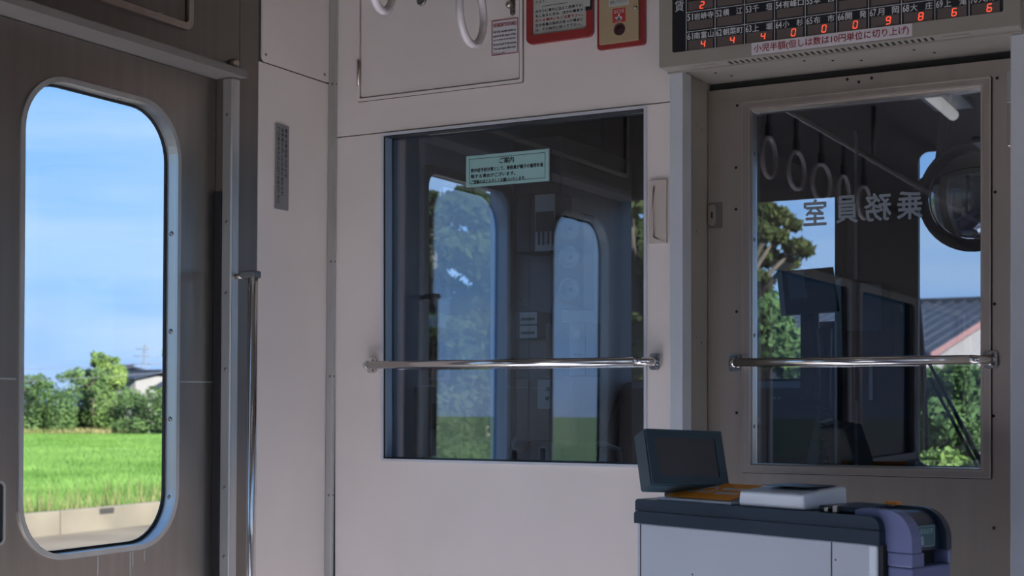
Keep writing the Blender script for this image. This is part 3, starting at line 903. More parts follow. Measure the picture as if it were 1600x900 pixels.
# mint notice on the cab side of the window glass
PY = 0.0245
c = [on_y(728, 244, PY), on_y(857, 233, PY), on_y(858, 283, PY), on_y(729, 293, PY)]
cx0, cx1 = (c[0].x + c[3].x) / 2, (c[1].x + c[2].x) / 2
cz1, cz0 = (c[0].z + c[1].z) / 2, (c[2].z + c[3].z) / 2
Pn = Plane(((cx0 + cx1) / 2, PY, (cz0 + cz1) / 2), (1, 0, 0), (0, 0, 1))
cw, chh = cx1 - cx0, cz1 - cz0
o = card('paper_notice', 'pale mint Japanese notice taped on the cab window', 'notice', Pn, cw, chh, 0.001, M_MINT, base=0.0)
g = G(); ring_plate(g, Pn, rrect(cw - 0.016, chh - 0.014, 0.0005, 2), rrect(cw - 0.018, chh - 0.016, 0.0005, 2), 0.0009, 0.0011)
letters(g, Pn, 'ご案内', -0.018, chh / 2 - 0.0225, 0.036, 0.0125, d=0.0011, bold=0.0004)
for i, (s, f_) in enumerate((('熱中症予防対策として、乗務員が帽子の着用を省', 1.0), ('略する場合がございます。', 0.62), ('ご理解のほどよろしくお願いいたします。', 0.76))):
    letters(g, Pn, s, -cw / 2 + 0.013, chh / 2 - 0.0375 - i * 0.0128, (cw - 0.026) * f_, 0.0088, d=0.0011, bold=0.0003)
g.build('lettering', M_INK_K, o)
# tape corner / clear sleeve edge on the right
g = G(); g.box((cx1, PY - 0.001, cz0 - 0.001), (cx1 + 0.0025, PY - 0.0002, cz1 + 0.001)); g.build('sleeve_edge', M_STICKER_G, o)

# grey upright notice on the side panel
a, b = on_x(426, 192, 0), on_x(447, 330, 0)
Pn = Plane((0.006, (a.y + b.y) / 2, (a.z + b.z) / 2), (0, 1, 0), (0, 0, 1))
Pn.o.x = 0.0015 + 0.010 * (Pn.o.z - 1.2) + 0.0010
Pn.v = Vector((0.010, 0, 1)).normalized(); Pn.n = Pn.u.cross(Pn.v)
cw, chh = b.y - a.y, a.z - b.z
o = card('upright_notice', 'narrow grey upright Japanese notice on the side wall panel', 'notice', Pn, cw, chh, 0.003, M_STICKER_G, base=-0.0008)
g = G()
for ci, (s, n) in enumerate((('電車は事故防止のため', 0.58), ('急停車することがありますので', 0.80), ('つり革や手すりにおつかまり下さい', 0.90))):
    step = (chh * n) / len(s)
    for k, chx in enumerate(s):
        letters(g, Pn, chx, cw / 2 - 0.015 - ci * 0.0135, chh / 2 - 0.008 - (k + 1) * step + step * 0.12, 0.0088, step * 0.80, d=0.0003, bold=0.0002)
g.build('lettering', M_INK_K, o)

# flush pull on the partition
a, b = on_y(1016, 283, 0), on_y(1043, 380, 0)
Pn = Plane(((a.x + b.x) / 2, 0, (a.z + b.z) / 2), (1, 0, 0), (0, 0, 1))
t = thing('flush_plate', 'narrow cream plastic cover plate between cab window and door post', 'cover plate', (Pn.o.x, 0, b.z))
pw_, ph_ = b.x - a.x, a.z - b.z
g = G(); ring_plate(g, Pn, rrect(pw_, ph_, 0.002, 3), rrect(pw_ - 0.018, ph_ - 0.020, 0.007, 5), 0.0005, 0.007); g.build('surround', M_CREAM, t)
g = G(); plate(g, Pn, rrect(pw_ - 0.0175, ph_ - 0.0195, 0.007, 5), 0.0005, 0.003); g.build('inset', M_CREAM, t)

# ================================================================== fare display board
fb = thing('fare_display', 'beige fare display board with red digits over the cab door', 'display board', (1.19, -0.03, 1.865))
BX0, BX1, BZ0, BZ1, BY = 0.850, 1.538, 1.865, 2.265, -0.056
Pb = Plane((0, BY, 0), (1, 0, 0), (0, 0, 1))
g = G(); g.box((BX0, BY + 0.001, BZ0), (BX1, -0.0005 - 0.0075, BZ1), 0.003); g.build('casing', M_BOARD, fb)
kx0, kx1, kz0, kz1 = 0.879, 1.511, 1.892, 2.240
Pk = Plane(((kx0 + kx1) / 2, BY, (kz0 + kz1) / 2), (1, 0, 0), (0, 0, 1))
g = G(); ring_plate(g, Pk, rrect(BX1 - BX0, kz1 - kz0 + 2 * (kz0 - BZ0), 0.004, 4), rrect(kx1 - kx0, kz1 - kz0, 0.004, 4), -0.001, 0.003)
g.build('front_frame', M_BOARD, fb)
g = G(); plate(g, Pk, rrect(kx1 - kx0 + 0.002, kz1 - kz0 + 0.002, 0.004, 4), -0.0008, 0.0004)
face = g.build('black_face', M_BOARD_BLK, fb)
CX = [0.908 + 0.0604 * i for i in range(11)]; CX[10] = 1.509
ROW = [2.0075, 1.969, 1.930, 1.892]           # tops of the three rows, last the bottom edge
g = G()
for x in CX[:10]: g.box((x - 0.0005, BY - 0.0009, kz0), (x + 0.0005, BY - 0.0005, kz1))
for z in (ROW[0], ROW[1], ROW[2]): g.box((CX[0], BY - 0.0009, z - 0.0005), (CX[10], BY - 0.0005, z + 0.0005))
g.build('grid_lines', M_INK_W, face)
SEGS = {'0': 'abcdef', '2': 'abged', '4': 'fgbc', '6': 'afgedc', '8': 'abcdefg', '9': 'abcdfg'}
def digit(g, x, z, s, w_=0.0074, h_=0.0128):
    tck = 0.0016
    for sg in SEGS[s]:
        x0, z0, x1, z1 = {'a': (0, 1, 1, 1), 'g': (0, .5, 1, .5), 'd': (0, 0, 1, 0), 'f': (0, .5, 0, 1), 'b': (1, .5, 1, 1),
                          'e': (0, 0, 0, .5), 'c': (1, 0, 1, .5)}[sg]
        hor = z0 == z1
        pts = []
        ax, az, bx_, bz_ = x0 * w_, z0 * h_, x1 * w_, z1 * h_
        if hor: ps = [(ax + 0.0004, az - tck / 2), (bx_ - 0.0004, az - tck / 2), (bx_ - 0.0004, az + tck / 2), (ax + 0.0004, az + tck / 2)]
        else: ps = [(ax - tck / 2, az + 0.0006), (ax + tck / 2, az + 0.0006), (ax + tck / 2, bz_ - 0.0006), (ax - tck / 2, bz_ - 0.0006)]
        ps = [(px_ + 0.12 * pz_ + x, pz_ + z) for px_, pz_ in ps]
        g.loops([[Pb.p(px_, pz_, 0.0012) for px_, pz_ in ps], [Pb.p(px_, pz_, 0.0015) for px_, pz_ in ps]])
NAMES = {1: [('51', '岩峅寺'), ('52', '横　江'), ('53', '千　垣'), ('54', '有峰口'), ('55', '本　宮')],
         2: [('61', '南富山'), ('62', '朝菜町'), ('63', '上　堀'), ('64', '小　杉'), ('65', '布　市'), ('66', '開　発'), ('67', '月　岡'),
             ('68', '大　庄'), ('69', '上　滝'), ('70', '大川寺')]}
LIT = {(2, 0): ('4', 0.031, '0', 0.044), (2, 1): ('4', 0.031, '0', 0.044), (2, 2): ('4', 0.033, '0', 0.045), (2, 3): ('0', 0.033, None, 0),
       (2, 4): ('0', 0.032, None, 0), (2, 5): ('0', 0.031, None, 0), (2, 6): ('9', 0.032, None, 0), (2, 7): ('8', 0.031, None, 0),
       (2, 8): ('6', 0.030, None, 0), (2, 9): ('6', 0.031, None, 0), (0, 0): ('2', 0.029, '0', 0.016)}
for r in range(3):
    zt, zb = ROW[r], ROW[r + 1]
    for c_ in range(10):
        x0, x1 = CX[c_] + 0.0045, CX[c_ + 1] - 0.0045
        g = G(); g.box((x0, BY - 0.0010, zb + (0.0035 if r < 2 else 0.0005)), (x1, BY - 0.0005, zb + 0.0205))
        wdw = g.build('led_window', M_BOARD_WIN, fb)
        if (r, c_) in LIT:
            s, dx, s2, dx2 = LIT[r, c_]
            g = G(); digit(g, CX[c_] + dx, zb + 0.0042, s); g.build('lit_digit', M_LED, wdw)
            if s2: g = G(); digit(g, CX[c_] + dx2, zb + 0.0042, s2); g.build('unlit_digit', M_LED_OFF, wdw)
        if r in NAMES and c_ < len(NAMES[r]):
            num, nm = NAMES[r][c_]
            g = G()
            letters(g, Pb, num, CX[c_] + 0.0025, zb + 0.0222, 0.0115, 0.0130, d=0.0010, bold=0.0003)
            if '　' in nm:
                letters(g, Pb, nm[0], CX[c_] + 0.0165, zb + 0.0220, 0.0125, 0.0130, d=0.0010, bold=0.00022)
                letters(g, Pb, nm[-1], CX[c_] + 0.0435, zb + 0.0220, 0.0125, 0.0130, d=0.0010, bold=0.00022)
            else:
                letters(g, Pb, nm, CX[c_] + 0.0165, zb + 0.0220, 0.0405, 0.0130, d=0.0010, bold=0.00022)
            g.build('station_name', M_INK_W, fb)
g = G(); letters(g, Pb, '賃', 0.8835, 1.973, 0.0195, 0.022, d=0.0010); g.build('lettering', M_INK_W, fb)
g = G(); letters(g, Pb, '運', 0.8835, 2.02, 0.0195, 0.022, d=0.0010)
g.build('lettering', M_INK_W, fb)
# child fare sticker along the bottom frame
Pst = Plane((0, BY - 0.003, 0), (1, 0, 0), (0, 0, 1))
g = G(); plate(g, Pst, at2(rrect(1.351 - 1.044, 0.0235, 0.001, 2), (1.351 + 1.044) / 2, 1.8795), 0.0003, 0.0008)
stk = g.build('child_fare_sticker', M_STICKER, fb)
g = G(); letters(g, Pst, '小児半額(但しは数は10円単位に切り上げ)', 1.049, 1.8705, 0.296, 0.0175, d=0.0011, bold=0.0003)
g.build('lettering', M_INK_R, stk)
# vent slots in the underside
gs = None
for i in range(34):
    x = 0.990 + i * 0.0118
    if gs is None:
        g = G(); g.box((x, BY + 0.012, BZ0 - 0.0006), (x + 0.0045, BY + 0.034, BZ0 + 0.0006)); gs = g.build('vent_slot', M_HOLE, fb)
    else:
        c2 = gs.copy(); COL.objects.link(c2); c2.location.x += i * 0.0118
for xa, xb in ((0.915, 0.965), (1.40, 1.45)):
    g = G(); g.box((xa, BY + 0.014, BZ0 - 0.0016), (xb, BY + 0.030, BZ0 - 0.0004), 0.0005); g.build('catch', M_BOARD, fb)
g = G(); g.box((BX0 + 0.002, -0.0175, BZ0 - 0.003), (BX1 - 0.002, -0.0090, BZ0 - 0.0002)); g.build('rear_lip', M_BOARD, fb)

# ================================================================== hand straps
def ring_pts(c, az, R=0.066, n=28, flat=0.0):
    d = Vector((math.cos(az), math.sin(az), 0))
    out = []
    for k in range(n):
        a = 2 * PI * k / n
        rr = R * (1 + 0.04 * math.cos(2 * a))
        out.append(c + d * (rr * math.sin(a)) + Vector((0, 0, -rr * 1.05 * math.cos(a))))
    return out
def hand_strap(x, y, label, az, ringz=1.847, group='hand straps hanging from the ceiling rail'):
    t = thing('hand_strap', label, 'hand strap', (x, y, ringz), group)
    c = Vector((x, y, ringz + 0.063))
    g = G(); g.tube(ring_pts(c, az, 0.053), 0.0072, 12, closed=True); g.build('ring', M_RING, t)
    g = G(); g.box((x - 0.003, y - 0.014, ringz + 0.118), (x + 0.003, y + 0.014, 2.07), 0.001); g.build('webbing', M_STRAP, t)
    g = G(); g.box((x - 0.007, y - 0.017, ringz + 0.123), (x + 0.007, y + 0.017, ringz + 0.158), 0.003); g.build('clasp', M_STRAP, t)
    return t
AZ = YAW + PI / 2 - math.radians(24)
hand_strap(0.642, -0.447, 'white ring hand strap hanging in front of the hatch, the one nearer the emergency sticker', AZ)
hand_strap(0.622, -0.714, 'white ring hand strap hanging high at the top edge over the hatch', AZ + 0.1)
for i in range(5):
    hand_strap(0.63, -0.985 - 0.27 * i, 'white ring hand strap, number %s counted back from the two before the hatch' % ('one', 'two', 'three', 'four', 'five')[i], AZ + 0.12 * (i % 3))
g = G(); g.tube([(0.63, -6.0, 2.08), (0.63, -3.0, 2.08), (0.63, -0.25, 2.08)], 0.011, 12)
st = g.build('strap_rail', M_STEEL_D, None, 'long steel rail that carries the hand straps', 'strap rail')
for y in (-5.8, -4.0, -2.2, -0.3):
    g = G(); g.cyl((0.63, y, 2.09), (0.63, y, CEIL - 0.001), 0.008, seg=10); g.build('hanger', M_STEEL_D, st)
# ceiling lamps
for i, y in enumerate((-7.6, -5.4, -3.6, -1.72)):
    t = thing('ceiling_lamp', 'long fluorescent ceiling lamp, number %s from the rear' % ('one', 'two', 'three', 'four')[i], 'lamp', (0.90, y, CEIL - 0.05), 'ceiling lamps of the passenger room')
    g = G(); g.box((0.83, y - 0.58, CEIL - 0.022), (0.97, y + 0.58, CEIL - 0.001), 0.004); g.build('housing', M_CABWHITE, t)
    g = G(); g.cyl((0.90, y - 0.56, CEIL - 0.044), (0.90, y + 0.56, CEIL - 0.044), 0.020, seg=14); g.build('tube', M_LAMP, t)
# long bench seats along the walls behind the camera
for nm, x0, x1, back, ya, yb in (('window bench along the wall with the passenger door', 0.02, 0.50, 0.02, -8.6, -2.0), ('bench under the row of lighting windows', 2.20, 2.68, 2.58, -8.6, -3.2)):
    t = thing('bench_seat', 'blue moquette ' + nm, 'bench', ((x0 + x1) / 2, (ya + yb) / 2, 0))
    g = G(); g.box((x0, ya, 0.30), (x1, yb, 0.43), 0.03); g.build('seat', M_SEAT, t)
    g = G(); g.box((back, ya, 0.44), (back + 0.10, yb, 0.80), 0.03); g.build('backrest', M_SEAT, t)
    g = G(); g.box((x0 + 0.05, ya + 0.02, 0.0), (x1 - 0.05, yb - 0.02, 0.298)); g.build('base', M_STEEL_D, t)

# ================================================================== fare machine
FA = Vector((0.932, -0.364, 0)).normalized()         # along the long side, towards the passengers' aisle
FB = Vector((-FA.y, FA.x, 0))                        # across, away from the camera
FO = Vector((0.9435, -0.398, 0))                     # front left foot
FT = 1.026
def fp(a, b, z): return FO + FA * a + FB * b + Vector((0, 0, z))
FROT = Matrix(((FA.x, FB.x, 0, 0), (FA.y, FB.y, 0, 0), (0, 0, 1, 0), (0, 0, 0, 1)))
def fbox(g, a0, b0, z0, a1, b1, z1, bev=0.0, seg=2):
    t = bmesh.new(); bmesh.ops.create_cube(t, size=1)
    bmesh.ops.scale(t, vec=(a1 - a0, b1 - b0, z1 - z0), verts=t.verts)
    if bev: bmesh.ops.bevel(t, geom=t.edges[:], offset=bev, segments=seg, affect='EDGES', profile=0.5)
    g.join(t, Matrix.Translation(fp((a0 + a1) / 2, (b0 + b1) / 2, (z0 + z1) / 2)) @ FROT)
fm = thing('fare_machine', 'grey and navy fare machine with slim screen standing before the cab door', 'fare machine', fp(0.27, 0.065, 0))
FL, FW = 0.512, 0.130
g = G(); fbox(g, 0.004, 0.004, 0.0, FL - 0.006, FW - 0.004, FT - 0.042, 0.003); body = g.build('body', M_FAREGREY, fm)
g = G(); fbox(g, 0.012, 0.0028, 0.02, 0.0135, 0.0045, FT - 0.044); g.build('panel_seam', M_PANEL_D, body)
g = G(); fbox(g, 0.422, 0.0028, 0.02, 0.4235, 0.0045, FT - 0.044); g.build('panel_seam', M_PANEL_D, body)
g = G(); fbox(g, FL - 0.020, 0.0015, 0.0, FL - 0.0055, 0.0125, FT - 0.043, 0.003); g.build('corner_highlight', M_FAREWHITE, body)  # bright edge highlight of the corner, painted as a white strip
for aa, zz, r in ((0.135, 0.905, 0.0), (0.24, 0.875, 0.0), (0.355, 0.86, 0.0), (0.43, 0.955, 0.0)):
    gg = G(); gg.lathe(fp(aa, 0.004, zz), -FB, [(0, 0.0018), (0.0003, 0.0012)], 8); gg.build('scuff', M_PANEL_D, body)
# lid: two stepped bands with a rounded far end
def lid_profile(z0, z1, a0, a1, r, b0, b1, g):
    pts = [(a0, z0), (a1, z0)] + [(a1 - r + r * math.cos(t_), z1 - r + r * math.sin(t_)) for t_ in [PI / 2 * k / 8 for k in range(9)]] + [(a0 + 0.004, z1), (a0, z1 - 0.004)]
    g.loops([[fp(a, b0, z) for a, z in pts], [fp(a, b1, z) for a, z in pts]])
g = G(); lid_profile(FT - 0.0425, FT - 0.021, 0.0, FL, 0.002, 0.0, FW, g); g.build('lid_lower_band', M_NAVY, fm)
g = G(); lid_profile(FT - 0.0205, FT, 0.001, FL - 0.001, 0.019, 0.002, FW - 0.002, g); g.build('lid', M_NAVY, fm)
g = G(); fbox(g, FL - 0.0075, 0.006, 0.30, FL + 0.0025, FW - 0.006, FT - 0.043); g.build('end_gap', M_BLACK, fm)
# intake nose on the end
nose = thing('intake', None, None, fp(FL + 0.03, 0.06, 0.7), parent=fm)
def nose_cheek(b0, b1, m, nm):
    r = 0.046; a0, a1, z0, z1 = FL - 0.055, FL + 0.046, FT - 0.052, FT + 0.010
    pts = [(a0, z1 - 0.012), (FL + 0.004, z0), (a1, z0)] + [(a1 - r + r * math.cos(t_), z1 - r + r * math.sin(t_)) for t_ in [PI / 2 * k / 10 for k in range(11)]] + [(a0 + 0.012, z1), (a0, z1 - 0.004)]
    g = G(); g.loops([[fp(a, b0, z) for a, z in pts], [fp(a, b1, z) for a, z in pts]]); return g.build(nm, m, nose)
nose_cheek(0.016, 0.040, M_NAVY_LIT, 'cheek')
nose_cheek(0.106, 0.119, M_NAVY, 'cheek')  # same part in the darker navy: its shade is in the colour
r = 0.040; pts = [(FL - 0.04, FT - 0.052), (FL + 0.034, FT - 0.052)] + [(FL + 0.034 - r * 0.8 + r * 0.8 * math.cos(t_), FT + 0.006 - r + r * math.sin(t_)) for t_ in [PI / 2 * k / 10 for k in range(11)]] + [(FL - 0.04, FT + 0.006)]
g = G(); g.loops([[fp(a, 0.0405, z) for a, z in pts], [fp(a, 0.1055, z) for a, z in pts]]); g.build('label_recess', M_NAVY, nose)
NP = Plane(fp(FL + 0.0342, 0.068, FT - 0.030), FB, (0, 0, 1))
NP.n = NP.u.cross(NP.v)
g = G(); plate(g, NP, rrect(0.046, 0.032, 0.001, 2), 0.0003, 0.0012); lb = g.build('label', M_TEAL, nose)
g = G(); ring_plate(g, NP, rrect(0.045, 0.031, 0.001, 2), rrect(0.0435, 0.0295, 0.0005, 2), 0.0013, 0.0016)
letters(g, NP, '運賃紙幣', -0.018, 0.003, 0.036, 0.0085, d=0.0016)
plate(g, NP, [(-0.019, -0.013), (-0.006, -0.013), (-0.008, 0.0), (-0.019, 0.0)], 0.0013, 0.0016)
g.build('lettering', M_MINT, lb)
g = G(); fbox(g, FL + 0.003, 0.016, FT - 0.14, FL + 0.046, 0.119, FT - 0.0735, 0.004, 3); g.build('nose_lower', M_NAVY_LIT, nose)
g = G(); fbox(g, FL + 0.003, 0.016, FT - 0.0733, FL + 0.046, 0.048, FT - 0.0525, 0.002); g.build('slot_cheek', M_NAVY_LIT, nose)
g = G(); fbox(g, FL + 0.003, 0.112, FT - 0.0733, FL + 0.046, 0.119, FT - 0.0525, 0.002); g.build('slot_cheek', M_NAVY_LIT, nose)
g = G(); fbox(g, FL + 0.003, 0.0485, FT - 0.073, FL + 0.020, 0.1115, FT - 0.0528); g.build('note_slot', M_HOLE, nose)
g = G(); fbox(g, FL + 0.004, 0.02, 0.45, FL + 0.034, 0.112, FT - 0.1405, 0.012, 3); g.build('nose_base', M_NAVY_LIT, nose)
# coin tray bits on the lid
g = G(); fbox(g, 0.385, 0.020, FT + 0.0005, 0.455, 0.118, FT + 0.010, 0.003); g.build('coin_tray', M_NAVY, fm)
g = G(); fbox(g, 0.418, 0.012, FT + 0.0005, 0.426, 0.0195, FT + 0.012, 0.001); g.build('coin_guide', M_STEEL, fm)
g = G(); fbox(g, 0.402, 0.012, FT + 0.0005, 0.409, 0.0195, FT + 0.008, 0.001); g.build('coin_guide', M_STEEL, fm)
g = G(); fbox(g, 0.452, 0.100, FT + 0.0105, 0.474, 0.112, FT + 0.016, 0.001); g.build('amber_key', M_ORANGE, fm)
# orange card in a clear holder
g = G(); fbox(g, 0.045, 0.012, FT + 0.0003, 0.213, 0.118, FT + 0.005, 0.001); tr_ = g.build('card_tray', M_FAREWHITE, fm)
TP = Plane(fp(0.129, 0.065, FT + 0.0115), FA, (FB + Vector((0, 0, 0.26))))
TP.n = TP.u.cross(TP.v)
g = G(); plate(g, TP, rrect(0.150, 0.085, 0.001, 2), 0.006, 0.0068); oc = g.build('orange_card', M_ORANGE, fm)
g = G()
for cx_ in (-0.040, -0.012):
    ring_plate(g, TP, at2(rrect(0.030, 0.036, 0.014, 8), cx_, 0.004), at2(rrect(0.021, 0.025, 0.010, 8), cx_, 0.004), 0.0070, 0.0073)
for x, y, w_, h_ in ((0.024, 0.012, 0.022, 0.012), (0.024, -0.010, 0.020, 0.014), (0.050, 0.012, 0.030, 0.008), (0.050, -0.010, 0.026, 0.010)):
    plate(g, TP, at2(rrect(w_, h_, 0.001, 2), x, y), 0.0070, 0.0073)
g.build('printing', M_STICKER, oc)
# white card reader
def wedge(g, a0, a1, b0, b1, z0, z1, slope, bev):
    t = bmesh.new(); bmesh.ops.create_cube(t, size=1)
    bmesh.ops.scale(t, vec=(a1 - a0, b1 - b0, z1 - z0), verts=t.verts)
    for v in t.verts:
        if v.co.z > 0 and v.co.y < 0: v.co.z -= slope
        if v.co.z > 0: v.co.x *= 0.97
    bmesh.ops.bevel(t, geom=t.edges[:], offset=bev, segments=3, affect='EDGES', profile=0.5)
    g.join(t, Matrix.Translation(fp((a0 + a1) / 2, (b0 + b1) / 2, (z0 + z1) / 2)) @ FROT)
g = G(); wedge(g, 0.232, 0.366, 0.008, 0.122, FT + 0.0004, FT + 0.034, 0.008, 0.005); rd = g.build('card_reader', M_FAREWHITE, fm)
g = G(); fbox(g, 0.255, 0.040, FT + 0.0342, 0.350, 0.112, FT + 0.0352); g.build('reader_window', M_SCREEN, rd)
# slim screen on a neck
sc_c = deep(1073, 715, 2.47)
sn = (CR * 0.36 - CF * 0.88 + Vector((0, 0, 0.36))).normalized()
su = Vector((0, 0, 1)).cross(sn).normalized(); sv = sn.cross(su)
su = (su * math.cos(-0.045) + sv * math.sin(-0.045)).normalized(); sv = sn.cross(su)
SP = Plane(sc_c, su, sv)
SW, SH, SD = 0.152, 0.103, 0.042
SROT = Matrix(((su.x, sv.x, sn.x, 0), (su.y, sv.y, sn.y, 0), (su.z, sv.z, sn.z, 0), (0, 0, 0, 1)))
mon = thing('screen_unit', None, None, sc_c, parent=fm)
t = bmesh.new(); bmesh.ops.create_cube(t, size=1); bmesh.ops.scale(t, vec=(SW, SH, SD), verts=t.verts)
bmesh.ops.bevel(t, geom=t.edges[:], offset=0.002, segments=2, affect='EDGES')
M_MONCASE = mat('screen_case', (0.030, 0.060, 0.078), 0.34, vary=0.06)
g = G(); g.join(t, Matrix.Translation(sc_c - sn * (SD / 2)) @ SROT); g.build('screen_case', M_MONCASE, mon)
g = G(); ring_plate(g, SP, rrect(SW - 0.003, SH - 0.003, 0.002, 2), rrect(SW - 0.034, SH - 0.032, 0.001, 2), 0.0002, 0.003); g.build('bezel', M_MONCASE, mon)
g = G(); plate(g, SP, rrect(SW - 0.033, SH - 0.031, 0.001, 2), 0.0002, 0.001); g.build('screen', M_SCREEN, mon)
nb = sc_c - sn * 0.03 - sv * (SH / 2 - 0.004)
g = G(); fbox(g, 0.030, 0.045, FT + 0.0002, 0.056, 0.090, FT + 0.020, 0.002)
g.build('neck', M_MONCASE, mon)

# ================================================================== driver's cab
def cab_px(px, py, F): return deep(px, py, F)
# outer shell of the cab
cw = thing('wall_cab', 'dark cab front wall with two windscreens and a centre pillar', 'wall', (1.3, CAB_Y1, 0), kind='structure')
FRONT = [(0.045, 1.255, 0.785, 1.850), (1.010, 1.00, 1.72, 1.93), (1.95, 1.25, 2.65, 1.85)]
g = G(); holed(g, Plane((0, CAB_Y1, 0), (1, 0, 0), (0, 0, 1)), CAR_W, CEIL, [(a, b, c_, d_) for a, b, c_, d_ in FRONT], -0.06, 0.0)
g.build('front_wall', M_CABDARK, cw)
for a, b, c_, d_ in FRONT:
    Pf = Plane(((a + c_) / 2, CAB_Y1, (b + d_) / 2), (1, 0, 0), (0, 0, 1))
    g = G(); ring_plate(g, Pf, rrect(c_ - a + 0.03, d_ - b + 0.03, 0.02, 4), rrect(c_ - a - 0.02, d_ - b - 0.02, 0.03, 4), 0.0005, 0.010); s_ = g.build('window_frame', M_BLACK, cw)
    g = G(); plate(g, Pf, rrect(c_ - a - 0.002, d_ - b - 0.002, 0.005, 4), -0.034, -0.030); g.build('pane', M_GLASS_OUT, s_)
q = on_y(1337, 400, CAB_Y1 - 0.02)
g = G(); g.box((q.x - 0.005, CAB_Y1 - 0.020, 0.9), (q.x + 0.005, CAB_Y1 - 0.0105, 2.0), 0.002); g.build('pillar_strip', M_ALU, cw)
SW0, SW1 = 0.415, 0.875
g = G(); holed(g, Plane((0, 0.0, 0), (0, 1, 0), (0, 0, 1)), CAB_Y1, CEIL, [(SW0, 1.00, SW1, 1.80)], -0.06, 0.0)
g.build('side_wall', M_CABGREY, cw)
g = G(); g.box((CAR_W + 0.0, 0.0, 0), (CAR_W + 0.06, CAB_Y1, CEIL)); g.build('side_wall', M_CABDARK, cw)
Ps = Plane((0, (SW0 + SW1) / 2, 1.40), (0, 1, 0), (0, 0, 1))
g = G(); ring_plate(g, Ps, rrect(SW1 - SW0 + 0.02, 0.82, 0.03, 5), rrect(SW1 - SW0 - 0.02, 0.78, 0.04, 5), 0.0005, 0.010); s_ = g.build('window_frame', M_CABPANEL, cw)
g = G(); plate(g, Ps, rrect(SW1 - SW0 - 0.002, 0.798, 0.005, 5), -0.034, -0.030); g.build('pane', M_GLASS_OUT, s_)
g = G(); g.box((0.0, 0.046, CEIL - 0.03), (CAR_W, CAB_Y1 - 0.001, CEIL - 0.002)); g.build('cab_ceiling', M_CABDARK, cw)
g = G(); g.box((0.0, 0.20, 0.001), (CAR_W, CAB_Y1 - 0.001, 0.01)); g.build('cab_floor', M_CABDARK, cw)
g = G(); g.box((0.0012, 0.15, 1.64), (0.030, 0.24, CEIL - 0.04), 0.003); g.build('corner_post', M_CABGREY, cw)

# locker with apparatus, against the side wall ahead of the side window
lk = thing('equipment_locker', 'grey cab equipment locker seen through the cab window', 'locker', (0.08, 1.1, 0))
LY = 0.905
g = G(); g.box((0.002, LY, 0.011), (0.155, 1.40, 1.95), 0.004); g.build('body', M_CABPANEL, lk)
PLk = Plane((0, LY, 0), (1, 0, 0), (0, 0, 1))
for z0, z1 in ((1.47, 1.60), (1.06, 1.455)):
    g = G(); plate(g, PLk, at2(rrect(0.12, z1 - z0, 0.003, 3), 0.078, (z0 + z1) / 2), 0.0005, 0.004); d_ = g.build('door', M_CABPANEL, lk)
    for x in (0.026, 0.130): screw(d_, PLk, x, z0 + 0.02, 0.003, M_HOLE, 0.004)
def cab_box(name, label, cat, pxa, pya, pxb, pyb, Y, depth, m, xmin=None):
    a, b = on_y(pxa, pya, Y), on_y(pxb, pyb, Y)
    if xmin: a.x = max(a.x, xmin)
    t = thing(name, label, cat, ((a.x + b.x) / 2, Y + depth / 2, b.z))
    g = G(); g.box((a.x, Y, b.z), (b.x, Y + depth, a.z), 0.003); g.build('case', m, t)
    return t, a, b, Plane((0, Y, 0), (1, 0, 0), (0, 0, 1))
t, a, b, P = cab_box('relay_box', 'upper dark relay box with white switch card inside the cab', 'relay box', 806, 305, 868, 392, 0.80, 0.1045, M_CABDARK)
g = G(); g.box((a.x + (b.x - a.x) * 0.5, 0.797, b.z + 0.002), (b.x - 0.001, 0.7995, a.z - 0.004)); f_ = g.build('switch_card', M_CABWHITE, t)
g = G(); g.box((a.x + (b.x - a.x) * 0.52, 0.7955, b.z + 0.055), (b.x - 0.003, 0.7968, b.z + 0.11)); g.build('switch_field', M_CABDARK, f_)
for k in range(4):
    x = a.x + (b.x - a.x) * (0.58 + 0.115 * k)
    g = G(); g.box((x, 0.794, b.z + 0.018), (x + 0.004, 0.7968, b.z + 0.055), 0.0005); g.build('switch_lever', M_CABDARK, f_)
t, a, b, P = cab_box('breaker_box', 'small dark breaker box with two white labels inside the cab', 'breaker box', 806, 487, 840, 530, 0.83, 0.074, M_CABDARK)
for z0, z1 in ((0.55, 0.96), (0.06, 0.48)):
    g = G(); hh = a.z - b.z; g.box((a.x + 0.014, 0.8275, b.z + hh * z0), (b.x - 0.001, 0.8295, b.z + hh * z1)); l_ = g.build('label', M_CABWHITE, t)
    g = G(); g.box((a.x + 0.018, 0.8262, b.z + hh * (z0 + 0.12)), (b.x - 0.008, 0.8272, b.z + hh * (z0 + 0.22))); g.build('label_print', M_INK_K, l_)
t, a, b, P = cab_box('control_box', 'brown control box with a pale front plate low in the cab', 'control box', 806, 592, 862, 690, 0.79, 0.1145, M_CABBROWN)
g = G(); g.box((a.x + (b.x - a.x) * 0.62, 0.787, b.z + 0.09), (b.x - 0.002, 0.7895, a.z - 0.003), 0.001); f_ = g.build('front_plate', M_CABWHITE, t)
for zz in (0.12, 0.145): 
    gg = G(); gg.lathe((b.x - 0.012, 0.787, b.z + zz), (0, -1, 0), [(0, 0.006), (0.006, 0.005), (0.008, 0.002)], 12); gg.build('switch', M_BLACK, f_)
t, a, b, P = cab_box('switch_cabinet', 'brown cabinet with pale switch panel beside the dials inside the cab', 'switch cabinet', 846, 505, 915, 588, 0.80, 0.10, M_CABBROWN, 0.1565)
g = G(); g.box((a.x + (b.x - a.x) * 0.62, 0.797, b.z + 0.002), (b.x - 0.002, 0.7995, a.z - 0.003), 0.001); f_ = g.build('front_plate', M_CABWHITE, t)
